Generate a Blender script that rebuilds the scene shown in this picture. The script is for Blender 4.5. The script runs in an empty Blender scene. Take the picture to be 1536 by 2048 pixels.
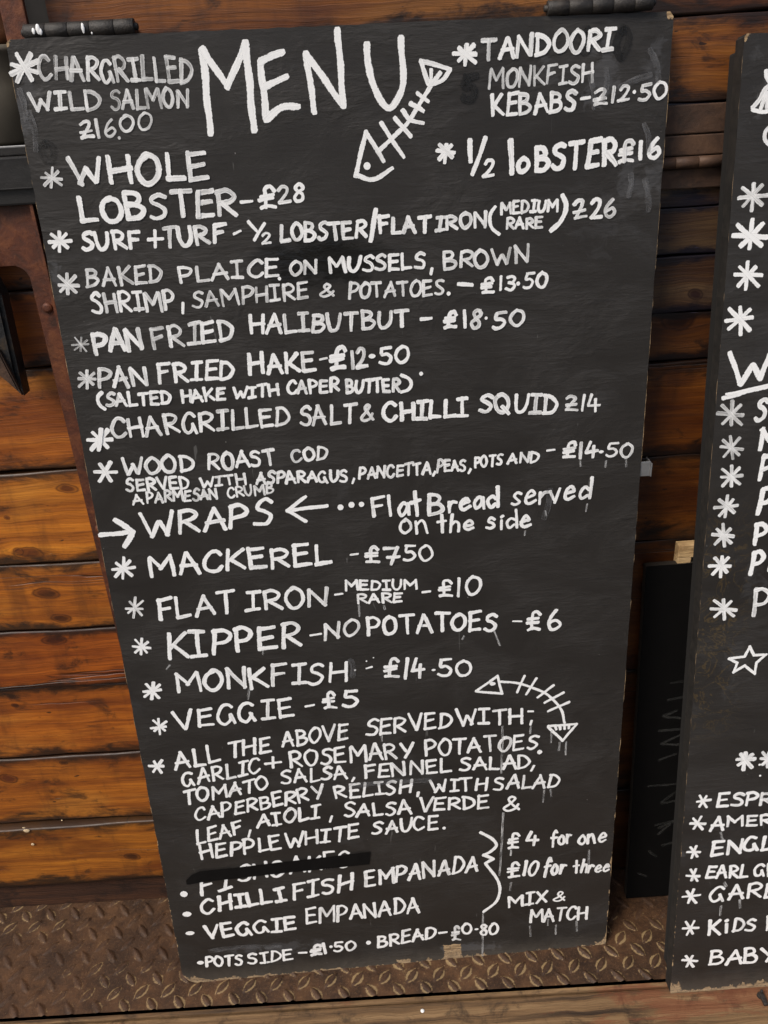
import bpy, bmesh, math, random
import numpy as np
from mathutils import Vector, Matrix
random.seed(7); rng = np.random.RandomState(7)
S = bpy.context.scene
COL = S.collection
R = math.radians

# ------------------------------------------------------------------ camera
# world: X along the wall to the right, Y into the wall (wall face at y = 0), Z up, ledge plate at z = 0
F = 1650.0                       # focal length in pixels of a 1536 x 2048 frame
LEAN = R(21.8 + 5.0)
d_ = Vector((.998, -.060, 0)).normalized()
u_ = Vector((0, math.cos(LEAN), math.sin(LEAN))); u_ -= d_ * u_.dot(d_); u_.normalize()
w_ = d_.cross(u_)
CAM = Vector((0, -.902, 1.118))
def c2w(v):                      # camera axes (right, down, forward) to world axes
    v = Vector(v); return Vector((v.dot(d_), v.dot(w_), -v.dot(u_)))
def ray(px, py): return c2w(((px - 768) / F, (py - 1024) / F, 1))
def on_y(px, py, y=0.0):         # where the sight line meets the upright plane at depth y
    r = ray(px, py); return CAM + r * ((y - CAM.y) / r.y)
def on_z(px, py, z=0.0):
    r = ray(px, py); return CAM + r * ((z - CAM.z) / r.z)
cam = bpy.data.cameras.new('camera'); co = bpy.data.objects.new('camera', cam); COL.objects.link(co)
M3 = Matrix((c2w((1, 0, 0)), c2w((0, -1, 0)), c2w((0, 0, -1)))).transposed()
co.matrix_world = Matrix.Translation(CAM) @ M3.to_4x4()
cam.sensor_fit = 'VERTICAL'; cam.sensor_height = 36; cam.sensor_width = 27
cam.lens = F / 2048 * 36; cam.clip_start = .02; cam.clip_end = 500
S.camera = co

# ------------------------------------------------------------------ sky, sun, exposure
SUN_EL, SUN_AZ = R(50), R(228)   # azimuth clockwise from +Y: the open side is -Y
W = bpy.data.worlds.new('World'); S.world = W; W.use_nodes = True
nt = W.node_tree; bg = nt.nodes['Background']
sky = nt.nodes.new('ShaderNodeTexSky'); sky.sky_type = 'NISHITA'; sky.sun_disc = False
sky.sun_elevation = SUN_EL; sky.sun_rotation = SUN_AZ; sky.air_density = 1.0; sky.dust_density = 4.0; sky.ozone_density = .6
nt.links.new(sky.outputs[0], bg.inputs[0]); bg.inputs[1].default_value = .085
sl = bpy.data.lights.new('sun', 'SUN'); sl.energy = 2.1; sl.angle = R(22); sl.color = (1, .95, .88)
so = bpy.data.objects.new('sun', sl); COL.objects.link(so)
sd = Vector((math.sin(SUN_AZ) * math.cos(SUN_EL), math.cos(SUN_AZ) * math.cos(SUN_EL), math.sin(SUN_EL)))
so.rotation_euler = sd.to_track_quat('Z', 'Y').to_euler()
S.view_settings.view_transform = 'Standard'; S.view_settings.look = 'None'
S.view_settings.exposure = .55; S.view_settings.gamma = 1
S.render.engine = 'CYCLES'; S.cycles.transparent_max_bounces = 24

# ------------------------------------------------------------------ material helpers
class NT:
    def __init__(s, name):
        s.m = bpy.data.materials.new(name); s.m.use_nodes = True; s.t = s.m.node_tree
        s.b = s.t.nodes['Principled BSDF']; s.out = s.t.nodes['Material Output']
    def n(s, ty, **k):
        x = s.t.nodes.new('ShaderNode' + ty)
        for a, v in k.items(): setattr(x, a, v)
        return x
    def put(s, sock, v):
        if v is None: return
        if isinstance(v, bpy.types.NodeSocket): s.t.links.new(v, sock)
        elif isinstance(v, (tuple, list)) and sock.type == 'RGBA' and len(v) == 3: sock.default_value = (*v, 1)
        elif sock.type == 'RGBA' and isinstance(v, (int, float)): sock.default_value = (v, v, v, 1)
        else: sock.default_value = v
    def math(s, op, a, b=None, c=None, clamp=False):
        x = s.n('Math', operation=op, use_clamp=clamp)
        s.put(x.inputs[0], a); s.put(x.inputs[1], b); s.put(x.inputs[2], c); return x.outputs[0]
    def vec(s, x, y, z):
        c = s.n('CombineXYZ'); s.put(c.inputs[0], x); s.put(c.inputs[1], y); s.put(c.inputs[2], z); return c.outputs[0]
    def sep(s, v): x = s.n('SeparateXYZ'); s.put(x.inputs[0], v); return x.outputs
    def noise(s, v, scale=5, detail=4, rough=.55, dist=0, color=False):
        x = s.n('TexNoise'); s.put(x.inputs['Vector'], v); x.inputs['Scale'].default_value = scale
        x.inputs['Detail'].default_value = detail; x.inputs['Roughness'].default_value = rough
        x.inputs['Distortion'].default_value = dist; return x.outputs['Color' if color else 'Fac']
    def mul(s, v, k):
        x = s.n('VectorMath', operation='MULTIPLY'); s.put(x.inputs[0], v); x.inputs[1].default_value = k; return x.outputs[0]
    def add(s, v, k):
        x = s.n('VectorMath', operation='ADD'); s.put(x.inputs[0], v); s.put(x.inputs[1], k); return x.outputs[0]
    def ramp(s, f, *st):
        x = s.n('ValToRGB'); s.put(x.inputs[0], f); e = x.color_ramp.elements
        while len(e) < len(st): e.new(.5)
        for i, (p, c) in enumerate(st):
            e[i].position = p; e[i].color = (*c, 1) if isinstance(c, (tuple, list)) else (c, c, c, 1)
        return x.outputs[0]
    def step(s, f, a, b):        # smooth step from 0 at a to 1 at b
        x = s.n('MapRange', interpolation_type='SMOOTHSTEP'); s.put(x.inputs[0], f)
        x.inputs[1].default_value = a; x.inputs[2].default_value = b; return x.outputs[0]
    def mix(s, f, a, b, mode='MIX'):
        x = s.n('Mix', data_type='RGBA', blend_type=mode); s.put(x.inputs[0], f); s.put(x.inputs[6], a); s.put(x.inputs[7], b); return x.outputs[2]
    def bump(s, h, dist, strength=1.0, nrm=None):
        x = s.n('Bump'); s.put(x.inputs['Height'], h); x.inputs['Distance'].default_value = dist
        x.inputs['Strength'].default_value = strength; s.put(x.inputs['Normal'], nrm); return x.outputs[0]
    def attr(s, name): x = s.n('Attribute', attribute_name=name); return x.outputs
    def fin(s, col, rough=.6, nrm=None, metal=0, spec=.5):
        s.put(s.b.inputs['Base Color'], col); s.put(s.b.inputs['Roughness'], rough); s.put(s.b.inputs['Normal'], nrm)
        s.put(s.b.inputs['Metallic'], metal); s.put(s.b.inputs['Specular IOR Level'], spec); return s.m

# wood wall: knots at their world places (x, z, half length, half height)
KN = [(12, 1038, 6, 5), (55, 1109, 31, 13), (91, 1190, 28, 12), (122, 1238, 22, 12), (107, 1283, 27, 10), (20, 1400, 9, 7),
      (27, 1418, 8, 6), (14, 1562, 22, 13), (125, 1530, 10, 6), (270, 1705, 22, 12), (35, 1105, 10, 8), (180, 990, 9, 5), (130, 980, 22, 10),
      (1395, 590, 14, 9), (1360, 640, 30, 20)]
def wood_wall():
    t = NT('stained_pine'); g = t.n('NewGeometry'); P = g.outputs['Position']
    oi = t.n('ObjectInfo'); rnd = oi.outputs['Random']; oc = oi.outputs['Color']
    x, y, z = t.sep(P)
    wob = t.noise(t.vec(x, y, z), 7, 3); z1 = t.math('ADD', z, t.math('MULTIPLY', t.math('SUBTRACT', wob, .5), .014))
    wob2 = t.noise(t.vec(x, y, z), 28, 4); kmask = 0.0; ring = 0.0
    for (kx, ky, rx, ry) in KN:
        p = on_y(kx, ky, -.004); s = .9 / F * 1.12
        rx_, ry_ = rx * s, ry * s
        dx = t.math('DIVIDE', t.math('SUBTRACT', x, p.x), rx_); dz = t.math('DIVIDE', t.math('SUBTRACT', z, p.z), ry_)
        dz = t.math('ADD', dz, t.math('MULTIPLY', dx, .18))
        dx = t.math('ADD', dx, t.math('MULTIPLY', t.math('SUBTRACT', wob, .5), 1.4)); dz = t.math('ADD', dz, t.math('MULTIPLY', t.math('SUBTRACT', wob2, .5), 1.6))
        r2 = t.math('ADD', t.math('MULTIPLY', dx, dx), t.math('MULTIPLY', dz, dz))
        fall = t.math('POWER', 2.718, t.math('MULTIPLY', r2, -.28))
        z1 = t.math('SUBTRACT', z1, t.math('MULTIPLY', t.math('MULTIPLY', dz, fall), ry_ * .75))
        rr = t.math('SQRT', r2)
        k = t.math('SUBTRACT', 1.0, t.step(t.math('ADD', rr, t.math('MULTIPLY', wob2, .5)), .75, 1.35))
        kmask = t.math('MAXIMUM', kmask, k)
        rg = t.math('SUBTRACT', 1.0, t.math('ABSOLUTE', t.math('MULTIPLY', t.math('SUBTRACT', rr, .95), 5.0)), clamp=True)
        ring = t.math('MAXIMUM', ring, rg)
    sd_ = t.math('MULTIPLY', rnd, 37.0)
    gv = t.vec(t.math('MULTIPLY', x, 2.2), sd_, t.math('MULTIPLY', z1, 60))
    g1 = t.noise(gv, 1.0, 5, .6); g2 = t.noise(t.vec(t.math('MULTIPLY', x, 9), sd_, t.math('MULTIPLY', z1, 420)), 1.0, 4, .7)
    blot = t.noise(t.vec(t.math('MULTIPLY', x, 7), sd_, t.math('MULTIPLY', z, 22)), 1.0, 4, .6)
    grime = t.noise(t.vec(t.math('MULTIPLY', x, 16), sd_, t.math('MULTIPLY', z, 34)), 1.0, 6, .68, .5)
    c = t.ramp(g1, (.22, (.14, .036, .006)), (.42, (.28, .083, .010)), (.58, (.42, .135, .015)), (.78, (.56, .21, .026)))
    c = t.mix(t.math('MULTIPLY', t.step(blot, .42, .7), .75), c, (.12, .027, .006))
    hon = t.noise(t.vec(t.math('MULTIPLY', x, 5), t.math('ADD', sd_, 3.0), t.math('MULTIPLY', z, 15)), 1.0, 3, .5)
    c = t.mix(t.math('MULTIPLY', t.step(hon, .52, .72), .55), c, (.50, .21, .035))
    c = t.mix(t.math('MULTIPLY', t.step(g2, .42, .75), .55), c, (.085, .022, .006))
    c = t.mix(t.math('MULTIPLY', t.step(grime, .55, .68), .72), c, (.018, .011, .007))
    c = t.mix(t.math('MULTIPLY', kmask, .85), c, t.mix(t.step(g1, .4, .6), (.018, .005, .003), (.075, .017, .006))); c = t.mix(t.math('MULTIPLY', ring, .75), c, (.035, .009, .004))
    g3 = t.noise(t.vec(t.math('MULTIPLY', x, 26), sd_, t.math('MULTIPLY', z1, 1300)), 1.0, 3, .7)
    c = t.mix(t.math('MULTIPLY', t.step(g3, .48, .66), .38), c, (.06, .016, .005))
    xg = t.noise(t.vec(t.math('MULTIPLY', x, 26), sd_, t.math('MULTIPLY', z, 6)), 1.0, 5, .65)
    c = t.mix(t.math('MULTIPLY', t.step(xg, .50, .72), .45), c, (.055, .020, .008))
    # cracks running with the grain
    ck = t.noise(t.vec(t.math('MULTIPLY', x, 1.1), sd_, t.math('MULTIPLY', z1, 55)), 1.0, 2, .4)
    ckm = t.math('SUBTRACT', 1.0, t.math('MULTIPLY', t.math('ABSOLUTE', t.math('SUBTRACT', ck, .33)), 130.0), clamp=True)
    c = t.mix(t.math('MULTIPLY', ckm, .75), c, (.02, .008, .004))
    pin = t.noise(t.vec(t.math('MULTIPLY', x, 70), sd_, t.math('MULTIPLY', z, 210)), 1.0, 1, .4)
    c = t.mix(t.math('MULTIPLY', t.step(pin, .76, .80), .85), c, (.018, .009, .006))
    ed = t.attr('edge')[2]                       # dirt caught along the joints
    em = t.step(t.math('ADD', ed, t.math('MULTIPLY', t.math('SUBTRACT', grime, .5), 1.5)), .36, .80)
    c = t.mix(t.math('MULTIPLY', em, .92), c, (.018, .010, .006))
    scu = t.noise(t.vec(t.math('MULTIPLY', x, 30), sd_, t.math('MULTIPLY', z, 300)), 1.0, 3, .5)
    c = t.mix(t.math('MULTIPLY', t.step(scu, .74, .80), .5), c, (.35, .30, .24))
    c = t.mix(1.0, c, oc, 'MULTIPLY')
    h = t.math('SUBTRACT', t.math('ADD', g2, t.math('MULTIPLY', g1, 1.5)), t.math('MULTIPLY', ckm, 2.0))
    return t.fin(c, t.math('ADD', .30, t.math('MULTIPLY', g2, .3)), t.bump(h, .0007, .7), spec=.4)
WOOD = wood_wall()

def old_wood(name, a, b, dk, sx=3, sz=90, paint=None, axis='x', spec=.3):
    t = NT(name); g = t.n('NewGeometry'); x, y, z = t.sep(g.outputs['Position'])
    al, ac = (x, t.math('ADD', y, z)) if axis == 'x' else (z, x)
    n0 = t.noise(t.vec(al, ac, 0.0), 14, 4)
    ac1 = t.math('ADD', ac, t.math('MULTIPLY', n0, .012))
    g1 = t.noise(t.vec(t.math('MULTIPLY', al, sx), t.math('MULTIPLY', ac1, sz), 3.0), 1.0, 6, .65)
    g2 = t.noise(t.vec(t.math('MULTIPLY', al, sx * 5), t.math('MULTIPLY', ac1, sz * 5), 7.0), 1.0, 4, .7)
    st = t.noise(t.vec(al, ac, 5.0), 22, 6, .7, .4)
    c = t.ramp(g1, (.3, dk), (.48, a), (.68, b))
    c = t.mix(t.math('MULTIPLY', t.step(g2, .5, .7), .5), c, dk)
    c = t.mix(t.math('MULTIPLY', t.step(st, .5, .66), .75), c, dk)
    if paint:
        pm = t.noise(t.vec(t.math('MULTIPLY', al, .3), ac, 9.0), 30, 6, .7, .4)
        edge = t.step(x, .05, .40)
        c = t.mix(t.math('MULTIPLY', t.step(t.math('ADD', pm, t.math('MULTIPLY', edge, .16)), .60, .72), .6), c, paint)
    return t.fin(c, .72, t.bump(t.math('ADD', g1, g2), .0012, .9), spec=spec)
SILLM = old_wood('weathered_sill_wood', (.145, .083, .038), (.25, .155, .075), (.025, .015, .009), paint=(.16, .050, .022))
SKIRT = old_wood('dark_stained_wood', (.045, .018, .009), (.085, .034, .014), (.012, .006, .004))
POSTM = old_wood('grey_painted_timber', (.09, .08, .075), (.13, .115, .105), (.035, .03, .028), axis='z')
FRAMEM = old_wood('pale_pine', (.50, .34, .17), (.60, .43, .24), (.30, .18, .08), sx=4, sz=60)

def rusty(name, base, hi, dk, scale=40, metal=.25, rough=.62, bd=.0008):
    t = NT(name); g = t.n('NewGeometry'); P = g.outputs['Position']
    a = t.noise(P, scale, 6, .7, .4); b = t.noise(t.add(P, (3, 1, 2)), scale * 3.3, 5, .7); c0 = t.noise(P, scale * .35, 3)
    c = t.ramp(a, (.3, dk), (.5, base), (.72, hi))
    c = t.mix(t.math('MULTIPLY', t.step(b, .55, .72), .5), c, hi); c = t.mix(t.math('MULTIPLY', t.step(c0, .5, .7), .6), c, dk)
    return t.fin(c, rough, t.bump(t.math('ADD', a, b), bd, .8), metal=metal)
RUST = rusty('rust_brown_iron', (.095, .027, .012), (.19, .062, .020), (.030, .014, .009))
RUST2 = rusty('dull_hinge_iron', (.060, .032, .020), (.11, .058, .032), (.028, .018, .013), 30)
IRON = rusty('black_painted_iron', (.018, .015, .013), (.042, .034, .027), (.009, .008, .007), 90, .1, .58)
SPIKE = rusty('grey_black_iron', (.022, .022, .023), (.075, .05, .028), (.010, .010, .011), 45, .3, .4)
BLACKM = rusty('black_steel_panel', (.007, .006, .0055), (.012, .010, .009), (.004, .004, .004), 12, .0, .55)
def plain(name, c, rough=.5, metal=0, n=.15, scale=60):
    t = NT(name); g = t.n('NewGeometry'); a = t.noise(g.outputs['Position'], scale, 5, .6)
    cc = t.mix(t.step(a, .3, .7), tuple(v * (1 - n) for v in c), tuple(min(1, v * (1 + n)) for v in c))
    return t.fin(cc, rough, t.bump(a, .0003, .5), metal=metal)
COPPER = plain('brown_glazed_clay', (.36, .15, .075), .35, 0)
CREAM = plain('cream_enamel', (.13, .11, .08), .5, 0, .2, 20)
STEEL = plain('scuffed_steel', (.42, .42, .42), .35, .8)
VOID = plain('hatch_interior', (.012, .010, .009), .8)

# black chalkboard paint; UV 'board' holds metres from the top left corner (x right, y down)
def board_mat(name, Wm, Hm, chips=(), gloss=None, smears=(), stain=False):
    t = NT(name); uv = t.n('UVMap', uv_map='board').outputs[0]; u, v, _ = t.sep(uv)
    P = t.vec(u, v, 0.0)
    gr = t.noise(t.vec(t.math('MULTIPLY', u, 22), t.math('MULTIPLY', v, 190), 1.0), 1.0, 5, .62, .35)
    gw = t.noise(t.vec(t.math('MULTIPLY', u, 45), t.math('MULTIPLY', v, 120), 6.0), 1.0, 3, .5, 1.2)
    dab = t.noise(t.vec(t.math('MULTIPLY', u, 9), t.math('MULTIPLY', v, 15), 2.0), 1.0, 5, .6, .6)
    fine = t.noise(P, 900, 3, .6)
    c = t.ramp(dab, (.3, (.0190, .0165, .0145)), (.5, (.0240, .0214, .0192)), (.72, (.032, .0292, .0268)))
    c = t.mix(t.math('MULTIPLY', t.step(gr, .58, .75), .5), c, (.011, .010, .010))
    sm = t.noise(t.vec(t.math('MULTIPLY', u, 5), t.math('MULTIPLY', v, 7), 4.0), 1.0, 6, .65, 1.5)
    c = t.mix(t.math('MULTIPLY', t.step(sm, .56, .74), .22), c, (.075, .075, .078))
    for (su, sv, ru, rv, am) in smears:       # wiped chalk and repainting
        q = t.math('SQRT', t.math('ADD', t.math('POWER', t.math('ABSOLUTE', t.math('DIVIDE', t.math('SUBTRACT', u, su), ru)), 2.0),
                                  t.math('POWER', t.math('ABSOLUTE', t.math('DIVIDE', t.math('SUBTRACT', v, sv), rv)), 2.0)))
        w = t.noise(t.vec(u, v, su * 9), 55, 5, .65, .8)
        mk = t.math('SUBTRACT', 1.0, t.step(t.math('ADD', q, t.math('MULTIPLY', t.math('SUBTRACT', w, .5), 4.2)), .25, .8))
        c = t.mix(t.math('MULTIPLY', mk, am * .6), c, (.12, .122, .13))
    spk = t.noise(P, 260, 2, .4); c = t.mix(t.math('MULTIPLY', t.step(spk, .79, .82), .5), c, (.35, .34, .32))
    # hair scratches
    sc = t.noise(t.vec(t.math('MULTIPLY', u, 160), t.math('MULTIPLY', v, 16), 8.0), 1.0, 2, .5, .8)
    c = t.mix(t.math('MULTIPLY', t.step(sc, .745, .775), .22), c, (.25, .25, .24))
    rough = t.math('ADD', .47, t.math('MULTIPLY', t.math('SUBTRACT', dab, .5), .35))
    if gloss:
        gu, gv_, ru, rv = gloss
        q = t.math('ADD', t.math('POWER', t.math('ABSOLUTE', t.math('DIVIDE', t.math('SUBTRACT', u, gu), ru)), 2.0),
                   t.math('POWER', t.math('ABSOLUTE', t.math('DIVIDE', t.math('SUBTRACT', v, gv_), rv)), 2.0))
        w = t.noise(t.vec(t.math('MULTIPLY', u, .6), v, 3.0), 60, 4, .6)
        gm = t.math('SUBTRACT', 1.0, t.step(t.math('ADD', q, t.math('MULTIPLY', t.math('SUBTRACT', w, .5), 2.2)), .2, 1.3))
        c = t.mix(t.math('MULTIPLY', gm, .95), c, (.006, .0055, .005)); rough = t.math('SUBTRACT', rough, t.math('MULTIPLY', gm, .24))
    # paint worn off the edges and bottom corners: raw ply
    eb = t.math('SUBTRACT', Hm, v); el = u; er = t.math('SUBTRACT', Wm, u)
    wn = t.noise(t.vec(t.math('MULTIPLY', u, 1.0), t.math('MULTIPLY', v, .5), 11.0), 75, 6, .7); wl = t.noise(P, 9, 3)
    lim = t.math('MULTIPLY', t.math('MULTIPLY', t.math('SUBTRACT', wn, .34), t.math('SUBTRACT', wl, .22)), .13)
    worn = t.math('GREATER_THAN', lim, eb)
    lim2 = t.math('MULTIPLY', t.math('MULTIPLY', t.math('SUBTRACT', wn, .52), t.step(v, Hm * .55, Hm)), .020)
    worn = t.math('MAXIMUM', worn, t.math('GREATER_THAN', lim2, t.math('MINIMUM', el, er)))
    # corners
    for (cu, cv) in ((0, Hm), (Wm, Hm), (0, 0), (Wm, 0)):
        q = t.math('SQRT', t.math('ADD', t.math('POWER', t.math('SUBTRACT', u, cu), 2.0), t.math('POWER', t.math('SUBTRACT', v, cv), 2.0)))
        worn = t.math('MAXIMUM', worn, t.math('GREATER_THAN', t.math('ADD', .019 if cv else .006, t.math('MULTIPLY', t.math('SUBTRACT', wn, .5), .045 if cv else .02)), q))
    for (a0, b0, a1, b1) in chips:            # flakes off the bottom
        j = t.math('MULTIPLY', t.math('SUBTRACT', wn, .5), .016)
        uu = t.math('ADD', u, j); vv = t.math('ADD', v, j)
        ins = t.math('MULTIPLY', t.math('MULTIPLY', t.math('GREATER_THAN', uu, a0), t.math('LESS_THAN', uu, a1)),
                     t.math('MULTIPLY', t.math('GREATER_THAN', vv, b0), t.math('LESS_THAN', vv, b1)))
        worn = t.math('MAXIMUM', worn, ins)
    ply = t.noise(t.vec(t.math('MULTIPLY', u, 40), t.math('MULTIPLY', v, 260), 2.0), 1.0, 4, .6)
    wc = t.ramp(ply, (.3, (.16, .10, .05)), (.6, (.42, .29, .16)), (.8, (.52, .40, .25)))
    wd = t.noise(P, 320, 4, .6); wc = t.mix(t.math('MULTIPLY', t.step(wd, .5, .65), .7), wc, (.05, .045, .04))
    c = t.mix(worn, c, wc); rough = t.mix(worn, rough, .8)
    dust = t.math('MULTIPLY', t.math('SUBTRACT', 1.0, t.step(t.math('ADD', eb, t.math('MULTIPLY', wn, .03)), .01, .055)), .28)
    c = t.mix(dust, c, (.17, .145, .115))
    if stain:
        sn = t.noise(P, 26, 4, .6, 2.0)
        sm2 = t.math('MULTIPLY', t.math('SUBTRACT', 1.0, t.math('MULTIPLY', t.math('ABSOLUTE', t.math('SUBTRACT', sn, .5)), 40.0), clamp=True),
                     t.math('MULTIPLY', t.step(v, .42, .52), t.math('SUBTRACT', 1.0, t.step(v, .70, .78))))
        c = t.mix(t.math('MULTIPLY', t.math('MULTIPLY', sm2, t.math('SUBTRACT', 1.0, t.step(u, .03, .07))), .28), c, (.16, .10, .025))
    patch = t.step(dab, .40, .66)
    h = t.math('ADD', t.math('MULTIPLY', gr, t.math('ADD', .25, t.math('MULTIPLY', patch, .9))), t.math('ADD', t.math('MULTIPLY', gw, t.math('ADD', .15, t.math('MULTIPLY', patch, .8))), t.math('MULTIPLY', fine, .12)))
    h = t.math('SUBTRACT', h, t.math('MULTIPLY', worn, 1.1))
    return t.fin(c, rough, t.bump(h, .0010, .7), spec=.32)

def paint_mat(name, col=(.84, .84, .83)):
    t = NT(name); uv = t.n('UVMap', uv_map='paint').outputs[0]; u, v, _ = t.sep(uv)
    p2 = t.n('UVMap', uv_map='wear').outputs[0]; thin, seed, _ = t.sep(p2)
    P = t.vec(t.math('MULTIPLY', u, 42), t.math('MULTIPLY', v, 5.0), t.math('MULTIPLY', seed, 53))
    st = t.noise(P, 1.0, 4, .6); lo = t.noise(t.vec(t.math('MULTIPLY', u, 60), t.math('MULTIPLY', v, .8), t.math('MULTIPLY', seed, 91)), 1.0, 3, .6)
    ed = t.math('MULTIPLY', t.math('ABSOLUTE', t.math('SUBTRACT', v, .5)), 2.0)
    rag = t.noise(t.vec(t.math('MULTIPLY', u, 620), t.math('MULTIPLY', v, 3.0), t.math('MULTIPLY', seed, 29)), 1.0, 3, .65)
    inside = t.math('SUBTRACT', 1.0, t.step(t.math('ADD', ed, t.math('MULTIPLY', t.math('SUBTRACT', rag, .5), .75)), .86, 1.0))
    cover = t.math('ADD', t.math('MULTIPLY', t.math('SUBTRACT', st, .5), 1.5), t.math('MULTIPLY', t.math('SUBTRACT', lo, .5), 1.5))
    op = t.math('ADD', t.math('SUBTRACT', 1.16, t.math('MULTIPLY', thin, .92)), t.math('MULTIPLY', cover, t.math('ADD', .42, t.math('MULTIPLY', thin, .4))))
    # paint heaps a little at the rim of a stroke
    op = t.math('ADD', op, t.math('MULTIPLY', t.step(ed, .55, .85), .12))
    op = t.math('MINIMUM', t.math('MAXIMUM', op, .06), .985)
    al = t.math('MULTIPLY', op, inside)
    t.put(t.b.inputs['Alpha'], al)
    return t.fin(t.mix(t.step(st, .3, .7), tuple(.93 * q for q in col), col), .5, t.bump(t.math('ADD', st, t.math('MULTIPLY', rag, .3)), .0004, .6), spec=.4)
WHITE = paint_mat('white_sign_paint'); BLACKP = paint_mat('fresh_black_paint', (.006, .006, .006)); CHALK = paint_mat('faint_chalk', (.045, .045, .043)); GHOST = paint_mat('old_wiped_letters', (.010, .0095, .009)); WIPE = paint_mat('grey_wipe', (.16, .16, .165))

# ------------------------------------------------------------------ object helpers
def link(name, me, m=None, parent=None):
    o = bpy.data.objects.new(name, me); COL.objects.link(o)
    if m and not me.materials: me.materials.append(m)
    if parent: o.parent = parent
    return o
def bm_obj(name, bm, m, parent=None, smooth=False):
    me = bpy.data.meshes.new(name)
    bmesh.ops.recalc_face_normals(bm, faces=bm.faces)
    bm.to_mesh(me); bm.free()
    if smooth:
        for p in me.polygons: p.use_smooth = True
    return link(name, me, m, parent)
def tag(o, label=None, cat=None, group=None, kind=None):
    for k, v in (('label', label), ('category', cat), ('group', group), ('kind', kind)):
        if v: o[k] = v
    return o
def empty(name, loc, mat=None):
    o = bpy.data.objects.new(name, None); COL.objects.link(o); o.empty_display_size = .05
    if mat is not None: o.matrix_world = mat
    else: o.location = loc
    return o
def box_bm(x0, x1, y0, y1, z0, z1, bev=.0, seg=2, bm=None):
    bm = bm or bmesh.new()
    vs = [bm.verts.new(p) for p in ((x0, y0, z0), (x1, y0, z0), (x1, y1, z0), (x0, y1, z0), (x0, y0, z1), (x1, y0, z1), (x1, y1, z1), (x0, y1, z1))]
    fs = [bm.faces.new([vs[i] for i in q]) for q in ((0, 1, 5, 4), (1, 2, 6, 5), (2, 3, 7, 6), (3, 0, 4, 7), (4, 5, 6, 7), (3, 2, 1, 0))]
    if bev > 0:
        es = list({e for f in fs for e in f.edges})
        bmesh.ops.bevel(bm, geom=es, offset=bev, segments=seg, affect='EDGES', profile=.6)
    return bm
def cyl_x(x0, x1, y, z, r, n=20, bev=.0008):
    bm = bmesh.new(); rings = []
    for x, rr in ((x0, r - bev), (x0 + bev, r), (x1 - bev, r), (x1, r - bev)):
        rings.append([bm.verts.new((x, y + rr * math.cos(2 * math.pi * k / n), z + rr * math.sin(2 * math.pi * k / n))) for k in range(n)])
    for a, b in zip(rings, rings[1:]):
        for k in range(n): bm.faces.new((a[k], a[(k + 1) % n], b[(k + 1) % n], b[k]))
    bm.faces.new(rings[0]); bm.faces.new(rings[-1]); return bm
def prism(pts, y0, y1, bev=.001):     # outline in x, z pushed from y0 to y1
    bm = bmesh.new(); a = [bm.verts.new((x, y0, z)) for x, z in pts]; b = [bm.verts.new((x, y1, z)) for x, z in pts]
    f0 = bm.faces.new(a); n = len(pts)
    for i in range(n): bm.faces.new((a[i], a[(i + 1) % n], b[(i + 1) % n], b[i]))
    bm.faces.new(b[::-1])
    if bev: bmesh.ops.bevel(bm, geom=list(f0.edges), offset=bev, segments=2, affect='EDGES')
    return bm
def lathe(prof, n=48):
    bm = bmesh.new(); rings = []
    for r, z in prof: rings.append([bm.verts.new((r * math.cos(2 * math.pi * k / n), r * math.sin(2 * math.pi * k / n), z)) for k in range(n)])
    for a, b in zip(rings, rings[1:]):
        for k in range(n): bm.faces.new((a[k], a[(k + 1) % n], b[(k + 1) % n], b[k]))
    bm.faces.new(rings[0][::-1]); bm.faces.new(rings[-1]); return bm

# ------------------------------------------------------------------ plank wall
def plank(x0, x1, z0, z1, yf, col, parent, th=.018, tilt=0.0, bull=.003, name='plank', top=.003):
    nx = max(6, int((x1 - x0) / .03)); prof = []
    H = z1 - z0; b = min(bull, H * .3)
    for q in (0, .3, .62, .88, 1.0):      # rounded front edges
        a = q * math.pi / 2; prof.append((b * (1 - math.cos(a)) * 1.0, b * (1 - math.sin(a)), 1 - q))
    low = [(p[0], p[1], 1.0 - .06 * i) for i, p in enumerate(prof)]
    prof2 = [(dz, dy, e) for (dz, dy, e) in low] + [(max(b, .003) + H * .05, 0, .62), (H * .24, 0, .25), (H * .4, 0, 0), (H * .6, 0, 0), (H * .78, 0, .15), (H - .004 - H * .03, 0, .62)] + [(H - dz * top / b, dy * top / b, e) for (dz, dy, e) in low[::-1]]
    vs, es, fs = [], [], []
    s1, s2 = random.random() * 9, random.random() * 9
    for i in range(nx + 1):
        x = x0 + (x1 - x0) * i / nx
        j0 = .0010 * math.sin(x * 21 + s1) + .0006 * math.sin(x * 57 + s2); j1 = .0010 * math.sin(x * 17 + s2) + .0006 * math.sin(x * 49 + s1)
        warp = .0012 * math.sin(x * 5 + s1)
        vs.append((x, yf + th, z0)); es.append(1)
        for dz, dy, e in prof2:
            q = dz / H; vs.append((x, yf + dy + warp + tilt * (q - .5), z0 + dz + j0 * (1 - q) + j1 * q)); es.append(e)
        vs.append((x, yf + th, z1)); es.append(1)
    m = len(prof2) + 2
    for i in range(nx):
        for k in range(m - 1):
            a = i * m + k; fs.append((a, a + 1, a + m + 1, a + m)[::-1])
    me = bpy.data.meshes.new(name); me.from_pydata(vs, [], fs); me.update()
    at = me.attributes.new('edge', 'FLOAT', 'POINT'); at.data.foreach_set('value', es)
    for p in me.polygons: p.use_smooth = True
    o = link(name, me, WOOD, parent); o.color = (*col, 1); return o

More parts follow.
